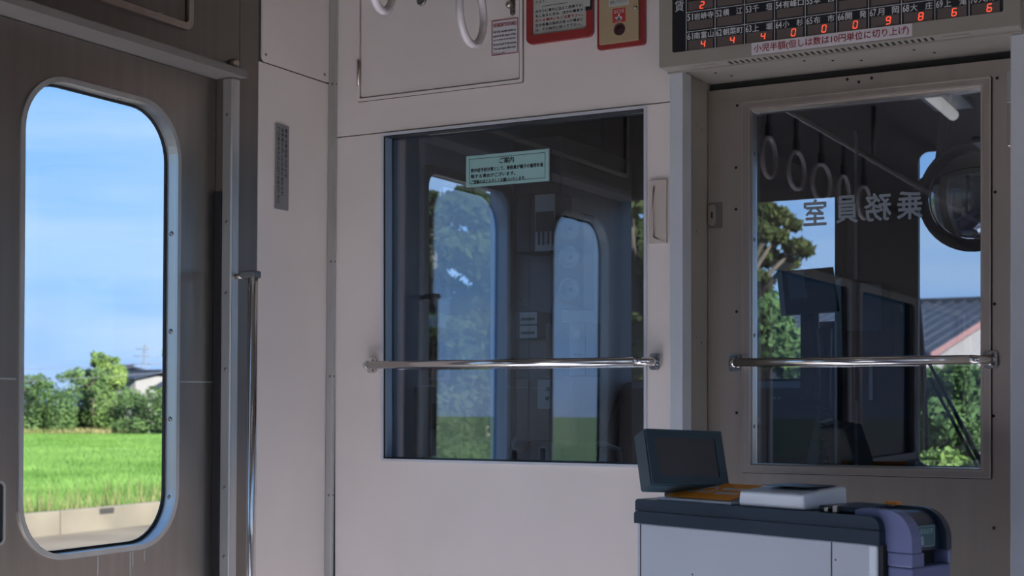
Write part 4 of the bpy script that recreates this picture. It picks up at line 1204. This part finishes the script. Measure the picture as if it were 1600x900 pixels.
g = G(); g.box((b.x - 0.034, 0.7945, a.z - 0.045), (b.x - 0.014, 0.7965, a.z - 0.02)); g.build('label', M_STICKER, f_)
for i in range(3):
    gg = G(); gg.lathe((b.x - 0.030 + 0.010 * i, 0.797, b.z + 0.06), (0, -1, 0), [(0, 0.003), (0.003, 0.002)], 8); gg.build('switch', M_BLACK, f_)
# dial board
a, b = on_y(876, 335, 0.82), on_y(910, 482, 0.82)
t = thing('dial_board', 'brown board with three round glass dials inside the cab', 'dial board', ((a.x + b.x) / 2, 0.86, b.z))
g = G(); g.box((0.156, 0.87, b.z + 0.05), (a.x + 0.001, 0.90, a.z - 0.05)); g.build('bracket', M_CABDARK, t)
g = G(); g.box((a.x, 0.825, b.z), (b.x, 0.90, a.z), 0.003); g.build('board', M_CABBROWN, t)
for py in (358, 402, 452):
    q = on_y(891, py, 0.82)
    g = G(); g.lathe((q.x, 0.8245, q.z), (0, -1, 0), [(0, 0.031), (0.010, 0.031), (0.012, 0.028), (0.006, 0.027), (0.005, 0.004)], 28); d_ = g.build('dial', M_CABWHITE, t)
    g = G(); g.lathe((q.x, 0.8185, q.z), (0, -1, 0), [(0, 0.006), (0.003, 0.004)], 12); g.build('dial_hub', M_BLACK, d_)
g = G(); g.lathe((on_y(812, 694, 0.87).x, 0.90, on_y(812, 694, 0.87).z), (0, -1, 0), [(0, 0.02), (0.012, 0.024), (0.03, 0.026), (0.042, 0.020), (0.048, 0.006)], 20)
g.build('round_knob', M_CABDARK, None, 'round black knob low on the cab locker', 'knob')
# dark fuse case on the side wall, seen at the left of the side window
q = on_x(664, 640, 0.02)
g = G(); g.box((0.0012, q.y - 0.03, q.z - 0.12), (0.05, q.y + 0.012, q.z + 0.06), 0.008, seg=3); t = g.build('wall_phone_case', M_CABPANEL, None, 'grey rounded case on the cab side wall under the rail', 'case')
g = G(); g.box((0.0502, q.y - 0.02, q.z - 0.05), (0.0515, q.y + 0.004, q.z + 0.015)); g.build('dark_inset', M_CABDARK, t)

# driver's desk
ds = thing('driver_console', 'dark driver console with gauges under the windscreen', 'console', (0.45, 1.3, 0))
g = G()
prof = [(1.02, 0.011), (1.02, 0.98), (1.10, 1.02), (1.30, 1.235), (1.34, 1.255), (1.470, 1.255), (1.470, 0.011)]
g.loops([[(0.165, y, z) for y, z in prof], [(0.80, y, z) for y, z in prof]]); g.build('desk', M_CABDARK, ds)
for i, x in enumerate((0.46, 0.54, 0.62)):
    n_ = Vector((0, -0.75, 0.66)).normalized()
    g = G(); g.lathe(Vector((x, 1.198, 1.128)), n_, [(0, 0.026), (0.010, 0.026), (0.011, 0.022), (0.006, 0.021), (0.005, 0.003)], 22); g.build('gauge', M_CABPANEL, ds)
for x in (0.66, 0.675):
    gg = G(); gg.lathe(Vector((x, 1.27, 1.205)), (0, -0.75, 0.66), [(0, 0.005), (0.003, 0.004)], 10); gg.build('indicator', M_CABWHITE, ds)
g = G(); g.tube([(0.30, 1.0, 1.00), (0.30, 0.97, 1.06), (0.26, 0.955, 1.075), (0.19, 0.95, 1.075)], [0.008, 0.008, 0.009, 0.010], 12); g.build('brake_handle', M_CABWHITE, ds)
# cab screen on the desk; the second box paints in a window reflection
def cab_slab(label, pts, F, tilt, bright):
    c_ = [deep(px, py, F) for px, py in pts]
    n = (c_[1] - c_[0]).cross(c_[3] - c_[0]).normalized()
    t = thing('monitor_and_reflection', label, 'monitor', (sum((p.x for p in c_)) / 4, c_[0].y, 1.256))
    g = G(); g.loops([[p for p in c_], [p - n * 0.0 + CF * 0.07 for p in c_]]); g.build('case', M_CABDARK, t)
    m_ = (c_[0] * 0.5 + c_[3] * 0.5); e0 = c_[0].lerp(c_[1], 0.10); e1 = c_[0].lerp(c_[1], bright); e2 = c_[3].lerp(c_[2], bright); e3 = c_[3].lerp(c_[2], 0.10)
    e0, e1, e2, e3 = e0.lerp(e3, 0.04), e1.lerp(e2, 0.04), e2.lerp(e1, 0.35), e3.lerp(e0, 0.35)
    g = G(); g.loops([[p - CF * 0.003 for p in (e0, e1, e2, e3)], [p - CF * 0.0005 for p in (e0, e1, e2, e3)]]); s_ = g.build('cover_and_reflection', M_CABGREY, t)  # pale cover on the first box, painted window reflection on the second
    base = (c_[2] + c_[3]) / 2 + CF * 0.04
    g = G(); g.box((base.x - 0.02, base.y - 0.02, 1.20), (base.x + 0.02, base.y + 0.02, base.z + 0.02)); g.build('stand', M_CABDARK, t)
    return t
cab_slab('dark cab monitor leaning under the lettering, standing nearer the pines', [(1221, 424), (1302, 417), (1312, 486), (1228, 492)], 3.86, 0, 0.42)
cab_slab('added box painted as a window reflection, farther from the pines, by the centre pillar', [(1314, 434), (1392, 442), (1394, 560), (1316, 560)], 3.92, 0, 0.80)
# handset with coiled cord
hq = deep(1288, 600, 3.60)
t = thing('telephone_handset', 'black handset with coiled cord hanging in the cab', 'handset', (hq.x, hq.y, 1.03))
g = G(); g.tube([hq + Vector((0, 0, 0.14)), hq + Vector((0.003, 0, 0.06)), hq + Vector((0.003, 0, -0.02)), hq + Vector((0, 0, -0.06))], [0.020, 0.015, 0.014, 0.019], 12); g.build('handset', M_BLACK, t)
co = [hq + Vector((0.010 * math.cos(k * 0.9) - 0.004 * (k / 60), 0.010 * math.sin(k * 0.9), -0.062 - 0.0021 * k)) for k in range(70)]
g = G(); g.tube(co, 0.0028, 6); g.build('coiled_cord', M_BLACK, t)
tq = deep(1291, 661, 3.59)
g = G(); g.box((tq.x - 0.018, tq.y - 0.002, tq.z - 0.006), (tq.x + 0.018, tq.y, tq.z + 0.008), rot=Matrix.Rotation(-0.25, 4, 'Y')); g.build('paper_tag', M_CABWHITE, t)
g = G(); g.box((hq.x - 0.02, hq.y + 0.021, 1.03), (hq.x + 0.02, hq.y + 0.05, hq.z + 0.16), 0.003); g.build('hook_post', M_CABDARK, t)
g = G(); g.box((hq.x - 0.05, hq.y + 0.0, 0.012), (hq.x + 0.05, hq.y + 0.10, 1.029), 0.004); g.build('pedestal', M_CABDARK, t)
# sun visor above the driver's windscreen
v0, v1 = on_y(1150, 290, 1.42), on_y(1312, 304, 1.42)
g = G(); g.box((0.20, 1.43, v1.z - 0.005), (v1.x, 1.438, v1.z + 0.030), 0.002); t = g.build('sun_visor', M_BLACK, None, 'narrow black sun visor bar at the top of the windscreen', 'sun visor')
for x in (0.30, 0.62):
    g = G(); g.cyl((x, 1.44, v1.z + 0.01), (x, 1.489, v1.z + 0.01), 0.006, seg=8); g.build('visor_arm', M_BLACK, t)
# round convex mirror with its rear housing
mc = deep(1522, 307, 3.30)
mdir = (-CF * 0.93 + CR * -0.55 + Vector((0, 0, -0.10))).normalized()
t = thing('convex_mirror', 'large round black-rimmed convex mirror hanging in the cab', 'mirror', mc)
Rm = 0.128
g = G(); g.lathe(mc, mdir, [(-0.052, 0.03), (-0.050, 0.07), (-0.035, Rm * 0.9), (-0.004, Rm), (0.006, Rm), (0.008, Rm - 0.006), (0.002, Rm - 0.010)], 40); g.build('shell', M_BLACK, t)
g = G(); g.lathe(mc, mdir, [(0.0025, Rm - 0.009), (0.010, Rm * 0.75), (0.015, Rm * 0.45), (0.0175, Rm * 0.15), (0.018, 0.001)], 40); g.build('mirror_face', M_MIRROR, t)
mb = deep(1461, 303, 3.37)
g = G(); g.lathe(mb, mdir, [(-0.03, 0.012), (-0.028, 0.034), (0.0, 0.047), (0.02, 0.047), (0.028, 0.03)], 26); g.build('pivot_housing', M_BLACK, t)
g = G(); g.tube([mb, mb + Vector((0.02, 0.05, 0.25)), Vector((mb.x + 0.03, mb.y + 0.08, CEIL - 0.031))], 0.010, 10); g.build('arm', M_BLACK, t)
# windscreen wiper outside the centre window
WY = CAB_Y1 + 0.075
t = thing('windscreen_wiper', 'long black windscreen wiper outside the centre window', 'wiper', on_y(1480, 730, WY))
p0, p1 = on_y(1431, 428, WY), on_y(1448, 700, WY)
g = G(); g.tube([p0, p0.lerp(p1, 0.5) + Vector((0.004, 0, 0)), p1], [0.006, 0.010, 0.006], 8); bl = g.build('blade', M_BLACK, t)
q0, q1 = on_y(1440, 545, WY + 0.012), on_y(1536, 728, WY + 0.012)
g = G(); g.tube([q0, q0.lerp(q1, 0.5), q1], [0.005, 0.006, 0.008], 8); g.build('arm', M_BLACK, t)
q0, q1 = on_y(1452, 590, WY + 0.004), on_y(1530, 735, WY + 0.004)
g = G(); g.tube([q0, q1], 0.005, 8); g.build('arm', M_BLACK, t)

# ================================================================== outdoors
GZ = -1.10
M_GRAVEL = mat('dry_ground', (0.0779, 0.06396, 0.04756), 0.9, vary=0.25, vscale=0.8, bump=0.4, bscale=6)
M_CONC = mat('old_concrete', (0.0861, 0.07544, 0.05904), 0.85, vary=0.28, vscale=0.9, bump=0.3, bscale=15)
M_RICEBASE = mat('rice_field_green', (0.027, 0.062, 0.014), 0.9, col2=(0.04, 0.08, 0.02), vscale=0.35)
M_RICE = leafy('rice_blades', (0.0697, 0.1517, 0.0328), (0.135, 0.245, 0.065), 0.25)
M_DRYGRASS = leafy('dry_grass', (0.0984, 0.123, 0.041), (0.24, 0.22, 0.11), 0.6)
M_SHRUB = leafy('shrub_leaves', (0.0369, 0.0697, 0.0287), (0.10, 0.165, 0.06), 0.5)
M_SHRUB2 = leafy('pale_shrub_leaves', (0.0492, 0.0902, 0.0328), (0.13, 0.20, 0.065), 0.5)
M_YELLOWG = leafy('yellow_green_leaves', (0.082, 0.1394, 0.0369), (0.19, 0.27, 0.08), 0.6)
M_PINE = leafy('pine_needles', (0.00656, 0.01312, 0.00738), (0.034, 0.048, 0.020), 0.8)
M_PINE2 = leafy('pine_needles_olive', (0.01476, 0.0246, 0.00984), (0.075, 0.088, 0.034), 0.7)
M_BARK = mat('bark', (0.041, 0.03116, 0.02296), 0.9, vary=0.3, vscale=6, bump=0.5, bscale=20)
M_TILE = mat('blue_grey_roof', (0.014, 0.019, 0.032), 0.75, spec=0.2, vary=0.15, vscale=1.5)
M_WALLF = mat('far_house_wall', (0.1394, 0.1353, 0.1394), 0.7, vary=0.06, vscale=1)
M_WALLW = mat('house_wall_pale', (0.164, 0.1476, 0.1476), 0.7, vary=0.06, vscale=1)
M_PINKB = mat('pink_barge_board', (0.164, 0.082, 0.0779), 0.6, vary=0.06)
M_WIRE = mat('wire_grey', (0.082, 0.0902, 0.1066), 0.6, vary=0.1)

KX = -16.4
g = G(); g.box((KX, -160, GZ - 0.3), (70, 260, GZ)); g.build('ground', M_GRAVEL, None, 'sandy trackside ground before the concrete kerb wall', 'ground', kind='structure')
FZ = GZ + 0.10
g = G(); g.box((-420, -160, GZ - 0.3), (KX - 0.19, 420, FZ)); g.build('field', M_RICEBASE, None, 'bright green rice field beyond the concrete kerb', 'field', kind='structure')
kw = thing('wall_kerb', 'low weathered concrete wall along the edge of the field', 'wall', (KX - 0.1, 20, GZ), kind='structure')
y = -40.0
seg = None
while y < 90:
    if seg is None:
        g = G(); g.box((KX - 0.18, y, GZ - 0.05), (KX, y + 2.48, GZ + 0.40), 0.015); seg = g.build('wall_block', M_CONC, kw)
        g = G(); g.box((KX + 0.0005, y + 0.9, GZ + 0.28), (KX + 0.006, y + 1.25, GZ + 0.38)); hole = g.build('drain_hole', M_HOLE, seg)
        y0 = y
    else:
        c = seg.copy(); COL.objects.link(c); c.location.y += y - y0
        h = hole.copy(); COL.objects.link(h); h.parent = c
    y += 2.5

def blades(n, pos, hgt, wid, lean_=0.35):
    """n upright thin triangles; pos(n) -> (n,2) ground positions"""
    xy = pos(n); h = hgt * RNG.uniform(0.6, 1.15, n); a = RNG.uniform(0, 2 * PI, n)
    dx = np.cos(a) * wid * 0.5; dy = np.sin(a) * wid * 0.5
    lx = RNG.normal(0, lean_, n) * h; ly = RNG.normal(0, lean_, n) * h
    V = np.empty((n, 3, 3), np.float32)
    V[:, 0] = np.c_[xy[:, 0] - dx, xy[:, 1] - dy, np.full(n, FZ)]
    V[:, 1] = np.c_[xy[:, 0] + dx, xy[:, 1] + dy, np.full(n, FZ)]
    V[:, 2] = np.c_[xy[:, 0] + lx, xy[:, 1] + ly, FZ + h]
    return V.reshape(-1, 3), np.arange(3 * n).reshape(-1, 3)
def wedge_pos(d0, d1, pxa, pxb):
    def f(n):
        F_ = np.sqrt(RNG.uniform(d0 ** 2, d1 ** 2, n)); px = RNG.uniform(pxa, pxb, n)
        u = (px - 800) / F_PX
        x = CAM.x + F_ * (u * CR.x + CF.x); y_ = CAM.y + F_ * (u * CR.y + CF.y)
        k = x > KX - 0.8
        x[k] = KX - 0.8 - RNG.uniform(0, 6, k.sum())
        return np.c_[x, y_]
    return f
V, Fc = blades(300000, wedge_pos(23, 84, -260, 640), 0.30, 0.06)
raw('rice_plants', V, Fc, M_RICE, None, 'dense bright green young rice plants standing in the field', 'rice', kind='stuff')
def kerb_pos(n):
    y_ = RNG.uniform(4, 34, n); c = np.sin(y_ * 1.7) + np.sin(y_ * 0.63 + 1.0)
    k = c < 0.9; y_[k] = 10.5 + np.abs(RNG.normal(0, 5.0, k.sum())) * RNG.choice([1, 1, 2.2], k.sum())
    return np.c_[KX - 0.55 - np.abs(RNG.normal(0, 0.35, n)), y_]
V, Fc = blades(1300, kerb_pos, 0.70, 0.030, 0.22)
raw('dry_weeds', V, Fc, M_DRYGRASS, None, 'tall straw-coloured weeds growing along the kerb wall', 'weeds', kind='stuff')
V, Fc = blades(9000, wedge_pos(82, 87, -100, 400), 0.55, 0.14, 0.5)
raw('bank_grass', V, Fc, M_DRYGRASS, None, 'yellowish grass bank at the foot of the shrubs', 'grass', kind='stuff')

def leaf_cloud(blobs, n, size, shell=0.55):
    """Quads scattered through ellipsoid blobs [(centre, (rx, ry, rz))]."""
    vol = np.array([b[1][0] * b[1][1] * b[1][2] for b in blobs]) ** 0.75
    cnt = (vol / vol.sum() * n).astype(int) + 1
    C, N = [], []
    for (c, r), k in zip(blobs, cnt):
        d = RNG.normal(size=(k, 3)); d /= np.linalg.norm(d, axis=1)[:, None]
        rad = RNG.uniform(shell, 1.0, k) ** 0.6
        C.append(np.array(c) + d * np.array(r) * rad[:, None] * RNG.uniform(0.85, 1.12, (k, 1))); N.append(d + RNG.normal(0, 0.7, (k, 3)))
    C = np.concatenate(C); N = np.concatenate(N); N /= np.linalg.norm(N, axis=1)[:, None]
    m = len(C)
    T = np.cross(N, RNG.normal(size=(m, 3))); T /= np.linalg.norm(T, axis=1)[:, None]
    B = np.cross(N, T)
    s = size * RNG.uniform(0.5, 1.3, (m, 1))
    V = np.empty((m, 4, 3), np.float32)
    V[:, 0] = C - T * s; V[:, 1] = C - B * s * 0.45; V[:, 2] = C + T * s; V[:, 3] = C + B * s * 0.45
    return V.reshape(-1, 3), np.arange(4 * m).reshape(-1, 4)

def plant(name, label, cat, blobs_px, F, m, n, size, group=None, trunk_px=None, depth=0.8, trunk_r=0.12, jit=0.12):
    """blobs_px: (px, py, radius px across, radius px up) seen at depth F; each blob is pushed a little nearer or farther."""
    k = F / F_PX
    blobs = []
    for px, py, rx, rz in blobs_px:
        f2 = F * (1 + random.uniform(-jit, jit) * 0.3)
        c = deep(px, py, f2)
        blobs.append((tuple(c), (rx * k, rx * k * depth + 0.05, rz * k)))
    bx = sum(b[0][0] for b in blobs) / len(blobs); by = sum(b[0][1] for b in blobs) / len(blobs)
    if trunk_px:
        q = deep(trunk_px, 600, F); bx, by = q.x, q.y
    base = Vector((bx, by, GZ if F < 60 else FZ))
    t = thing(name, label, cat, base, group)
    V, Fc = leaf_cloud(blobs, n, size)
    raw('foliage', V, Fc, m, t)
    top = max(b[0][2] for b in blobs)
    g = G(); g.tube([base, base + Vector((0.1, 0.05, (top - base.z) * 0.5)), Vector((bx, by, top))], [trunk_r, trunk_r * 0.75, trunk_r * 0.25], 8)
    tr = g.build('trunk', M_BARK, t)
    for c, r in blobs[:9]:
        s0 = base + Vector((0.05, 0.02, (max(c[2] - r[2], base.z + 0.2) - base.z) * 0.8))
        g = G(); g.tube([s0, s0.lerp(Vector(c), 0.5) + Vector((0, 0, 0.05)), Vector(c)], [trunk_r * 0.4, trunk_r * 0.28, trunk_r * 0.1], 6); g.build('branch', M_BARK, t)
    return t
SG = 'shrubs at the far edge of the rice field'
def scatter(x0, x1, y0, y1, n, r0, r1):
    return [(random.uniform(x0, x1), random.uniform(y0, y1), random.uniform(r0, r1), random.uniform(r0, r1)) for _ in range(n)]
plant('shrub', 'big dark green shrub filling the window corner at the field edge', 'shrub',
      [(40, 645, 44, 42), (70, 635, 34, 42), (10, 630, 34, 40), (95, 645, 28, 38), (60, 665, 60, 22)] + scatter(20, 100, 588, 618, 12, 7, 13), 86, M_SHRUB, 11000, 0.115, SG)
plant('shrub', 'broad mid green shrub in the middle of the far hedge', 'shrub',
      [(120, 638, 34, 42), (150, 630, 30, 42), (170, 645, 28, 38), (135, 664, 58, 22)] + scatter(104, 176, 582, 614, 12, 7, 13), 87, M_SHRUB2, 11000, 0.115, SG)
plant('shrub', 'rounded green shrub below the dark tiled roof', 'shrub',
      [(205, 645, 30, 32), (235, 648, 30, 32), (260, 645, 28, 34), (290, 640, 40, 38), (230, 668, 60, 18), (330, 645, 40, 34)] + scatter(192, 320, 612, 630, 12, 7, 13), 84, M_SHRUB, 11000, 0.115, SG)
plant('shrub', 'wide green shrub standing past the edge of the far hedge', 'shrub',
      [(400, 645, 40, 36), (450, 640, 44, 40), (510, 648, 44, 34), (560, 640, 44, 38), (470, 668, 110, 18)] + scatter(380, 590, 600, 628, 16, 8, 15), 90, M_SHRUB2, 11000, 0.13, SG)
plant('shrub', 'wide dark shrub standing before the edge of the far hedge', 'shrub',
      [(-40, 645, 40, 40), (-90, 640, 44, 40), (-140, 648, 44, 36), (-190, 640, 44, 40), (-110, 668, 110, 18)] + scatter(-210, -30, 598, 626, 16, 8, 15), 88, M_SHRUB, 11000, 0.13, SG)
plant('tree', 'light yellow-green tree rising above the far shrubs', 'tree',
      [(165, 590, 20, 22), (182, 588, 18, 20), (150, 566, 9, 10)] + scatter(138, 196, 553, 592, 14, 5, 10), 92, M_YELLOWG, 6000, 0.115, None, 172)
plant('tree', 'small green tree at the edge of the door window beside the dark roof', 'tree',
      [(272, 560, 16, 20), (285, 550, 18, 24), (280, 585, 20, 22), (262, 552, 9, 10)], 120, M_SHRUB2, 3000, 0.14, None, 275)

def house(name, label, corner, w_, d_, h_, rise, wallm, roofm, ridge='x', ribs=0.0, group=None):
    """corner = nearest +x, -y corner; extends to -x by w_ and +y by d_; the ridge runs along x."""
    x1, y0 = corner.x, corner.y; x0, y1 = x1 - w_, y0 + d_
    z0 = GZ; ze = h_
    t = thing(name, label, 'house', ((x0 + x1) / 2, (y0 + y1) / 2, z0), group)
    ym = (y0 + y1) / 2
    g = G(); prof = [(y0 + 0.3, z0), (y1 - 0.3, z0), (y1 - 0.3, ze + 0.03), (ym, ze + rise - 0.25), (y0 + 0.3, ze + 0.03)]
    g.loops([[(x0 + 0.3, a, b) for a, b in prof], [(x1 - 0.3, a, b) for a, b in prof]]); g.build('walls', wallm, t)
    for sa, sb in ((y0 - 0.2, ym), (y1 + 0.2, ym)):
        g = G()
        g.loops([[(x0 - 0.1, sa, ze - 0.05), (x1, sa, ze - 0.05), (x1, sb, ze + rise), (x0 - 0.1, sb, ze + rise)],
                 [(x0 - 0.1, sa, ze + 0.08), (x1, sa, ze + 0.08), (x1, sb, ze + rise + 0.13), (x0 - 0.1, sb, ze + rise + 0.13)]])
        rf = g.build('roof', roofm, t)
        if ribs:
            n = int(w_ / ribs)
            for k in range(n):
                x = x1 - 0.2 - k * ribs
                g = G(); g.tube([(x, sa - 0.02, ze + 0.11), (x, sb, ze + rise + 0.16)], 0.07, 6); g.build('tile_row', roofm, rf)
    g = G(); g.box((x0 - 0.1, ym - 0.15, ze + rise + 0.08), (x1, ym + 0.15, ze + rise + 0.30), 0.05); g.build('ridge_cap', roofm, t)
    return t, (x0, x1, y0, y1, ym, ze)
e_ = deep(1455, 555, 38)
hs, (hx0, hx1, hy0, hy1, hym, hze) = house('house', 'house with blue-grey tiled roof and pink barge board ahead of the train', Vector((e_.x, e_.y, 0)), 16, 25, e_.z, 2.1, M_WALLW, M_TILE, ribs=0.42)
g = G(); g.loops([[(hx1 + 0.01, hy0 - 0.2, hze - 0.12), (hx1 + 0.06, hy0 - 0.2, hze - 0.12), (hx1 + 0.06, hy0 - 0.2, hze + 0.06), (hx1 + 0.01, hy0 - 0.2, hze + 0.06)],
                  [(hx1 + 0.01, hym, hze + 2.1 - 0.12), (hx1 + 0.06, hym, hze + 2.1 - 0.12), (hx1 + 0.06, hym, hze + 2.16), (hx1 + 0.01, hym, hze + 2.16)]]); g.build('barge_board', M_PINKB, hs)
for k in range(2):
    g = G(); g.box((hx1 - 0.305, hy0 + 5 + 8 * k, 0.4), (hx1 - 0.28, hy0 + 7 + 8 * k, 1.5), 0.005); w_ = g.build('window', M_WHITEPAINT, hs)
    g = G(); g.box((hx1 - 0.2795, hy0 + 5.1 + 8 * k, 0.5), (hx1 - 0.275, hy0 + 6.9 + 8 * k, 1.4)); g.build('window_glass', M_SCREEN, w_)
c_ = deep(168, 580, 118); house('house', 'far house whose grey roof ridge shows over the middle shrubs', c_, 3.2, 6, deep(140, 584, 118).z, 0.55, M_WALLF, M_TILE, ribs=1.0)
c_ = deep(212, 600, 112); house('house', 'far white-walled house beside the yellow-green tree', c_, 4, 6, deep(200, 592, 112).z, 0.5, M_WALLF, M_TILE)
c_ = deep(306, 606, 104); house('house', 'far house with dark blue tiled roof at the edge of the door window', c_, 4.2, 6, deep(240, 608, 104).z, 1.2, M_WALLF, M_TILE, ribs=0.6)

# pylon and wires
pq = deep(227, 600, 330)
t = thing('pylon', 'distant steel lattice power pylon above the far roofs', 'pylon', (pq.x, pq.y, GZ))
zt = deep(227, 538, 330).z
for sx, sy in ((1, 1), (1, -1), (-1, 1), (-1, -1)):
    g = G(); g.tube([(pq.x + 1.6 * sx, pq.y + 1.6 * sy, GZ), (pq.x + 0.25 * sx, pq.y + 0.25 * sy, zt)], 0.07, 5); g.build('leg', M_WIRE, t)
for k, fz in enumerate((0.70, 0.82, 0.93)):
    z = GZ + (zt - GZ) * fz; L = (3.4, 2.8, 2.2)[k]
    g = G(); g.tube([(pq.x - CR.x * L, pq.y - CR.y * L, z), (pq.x + CR.x * L, pq.y + CR.y * L, z)], 0.07, 5); g.build('cross_arm', M_WIRE, t)
for k in range(6):
    z0, z1 = GZ + (zt - GZ) * k / 6, GZ + (zt - GZ) * (k + 1) / 6; r0, r1 = 1.6 - 1.35 * k / 6, 1.6 - 1.35 * (k + 1) / 6
    for s in (1, -1):
        g = G(); g.tube([(pq.x - r0 * s, pq.y - r0, z0), (pq.x + r1 * s, pq.y - r1, z1)], 0.05, 4); g.build('brace', M_WIRE, t)
for i, (ya, yb) in enumerate(((583, 566), (560, 556))):
    a, b = deep(-260, ya + 16, 70 + 6 * i), deep(480, yb - 12, 100 + 6 * i)
    g = G(); g.tube([a.lerp(b, k / 12) - Vector((0, 0, 0.6 * math.sin(PI * k / 12))) for k in range(13)], 0.016, 5)
    g.build('power_line', M_WIRE, None, ('lower sagging power line crossing above the far shrubs', 'upper thin power line crossing the sky over the field')[i], 'power line')
    for q in (a, b):
        g = G(); g.cyl((q.x, q.y, GZ), (q.x, q.y, q.z + 0.4), 0.13, 0.10, 10)
        # poles stand far outside the view
        g.build('pole', M_CONC, bpy.data.objects['power_line' if i == 0 else 'power_line.001'])

# trees ahead, seen through the cab
plant('pine_tree', 'dark pine seen through the driver windscreen beside the lettering', 'tree',
      [(1188, 330, 26, 17), (1216, 338, 20, 13), (1240, 352, 12, 9), (1180, 362, 28, 16), (1214, 368, 16, 12), (1244, 386, 22, 12), (1258, 392, 12, 8),
       (1196, 402, 26, 15), (1228, 412, 22, 11), (1186, 440, 22, 18), (1150, 390, 40, 40), (1120, 340, 40, 30), (1110, 440, 40, 40)], 24, M_PINE2, 9000, 0.10, None, 1150, trunk_r=0.16)
plant('shrub', 'hazy green bush under the pine ahead of the cab', 'shrub',
      [(1190, 490, 34, 36), (1215, 530, 34, 40), (1180, 550, 40, 40), (1150, 510, 40, 40), (1240, 570, 30, 30)], 30, M_SHRUB, 5000, 0.14)
plant('pine_tree', 'tall dark conifer seen through the windscreen corner beyond the cab dials', 'tree',
      [(960, 350, 30, 34), (990, 380, 34, 40), (965, 430, 34, 40), (1000, 470, 34, 40), (970, 520, 36, 40), (1000, 560, 36, 40), (1030, 420, 36, 50), (1040, 510, 36, 50), (985, 310, 26, 30), (940, 480, 30, 40)], 26, M_PINE2, 12000, 0.11, None, 985, trunk_r=0.18)
plant('pine_tree', 'dark conifer filling the cab side window beside the notice', 'tree',
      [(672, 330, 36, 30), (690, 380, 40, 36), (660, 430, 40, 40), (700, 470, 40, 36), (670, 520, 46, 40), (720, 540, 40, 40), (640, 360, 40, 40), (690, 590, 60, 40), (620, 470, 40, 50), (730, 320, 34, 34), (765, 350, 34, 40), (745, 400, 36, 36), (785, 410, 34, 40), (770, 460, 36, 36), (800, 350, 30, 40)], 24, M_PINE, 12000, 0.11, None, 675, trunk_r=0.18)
plant('tree', 'leafy tree low in the cab side window before the conifers', 'tree',
      [(740, 500, 36, 34), (770, 480, 30, 30), (790, 520, 36, 40), (760, 560, 50, 40), (820, 500, 36, 40), (850, 540, 40, 46), (730, 590, 60, 36)], 28, M_PINE, 9000, 0.12, None, 775, trunk_r=0.15)
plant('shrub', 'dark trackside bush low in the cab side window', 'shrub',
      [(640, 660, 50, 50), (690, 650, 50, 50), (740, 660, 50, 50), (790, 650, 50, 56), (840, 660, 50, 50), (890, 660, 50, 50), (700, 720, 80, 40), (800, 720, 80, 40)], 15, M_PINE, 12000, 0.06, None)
plant('shrub', 'sunlit green bush outside behind the wiper', 'shrub',
      [(1460, 610, 34, 36), (1500, 600, 36, 36), (1535, 620, 36, 40), (1470, 660, 40, 36), (1515, 670, 40, 36), (1450, 700, 40, 30), (1560, 640, 40, 50)], 15, M_SHRUB, 9000, 0.055, None)
plant('shrub', 'pale grassy bush at the foot of the windscreen behind the wiper arm', 'shrub',
      [(1470, 730, 40, 28), (1515, 740, 40, 26), (1550, 735, 30, 30)], 12.5, M_YELLOWG, 3000, 0.045, None)
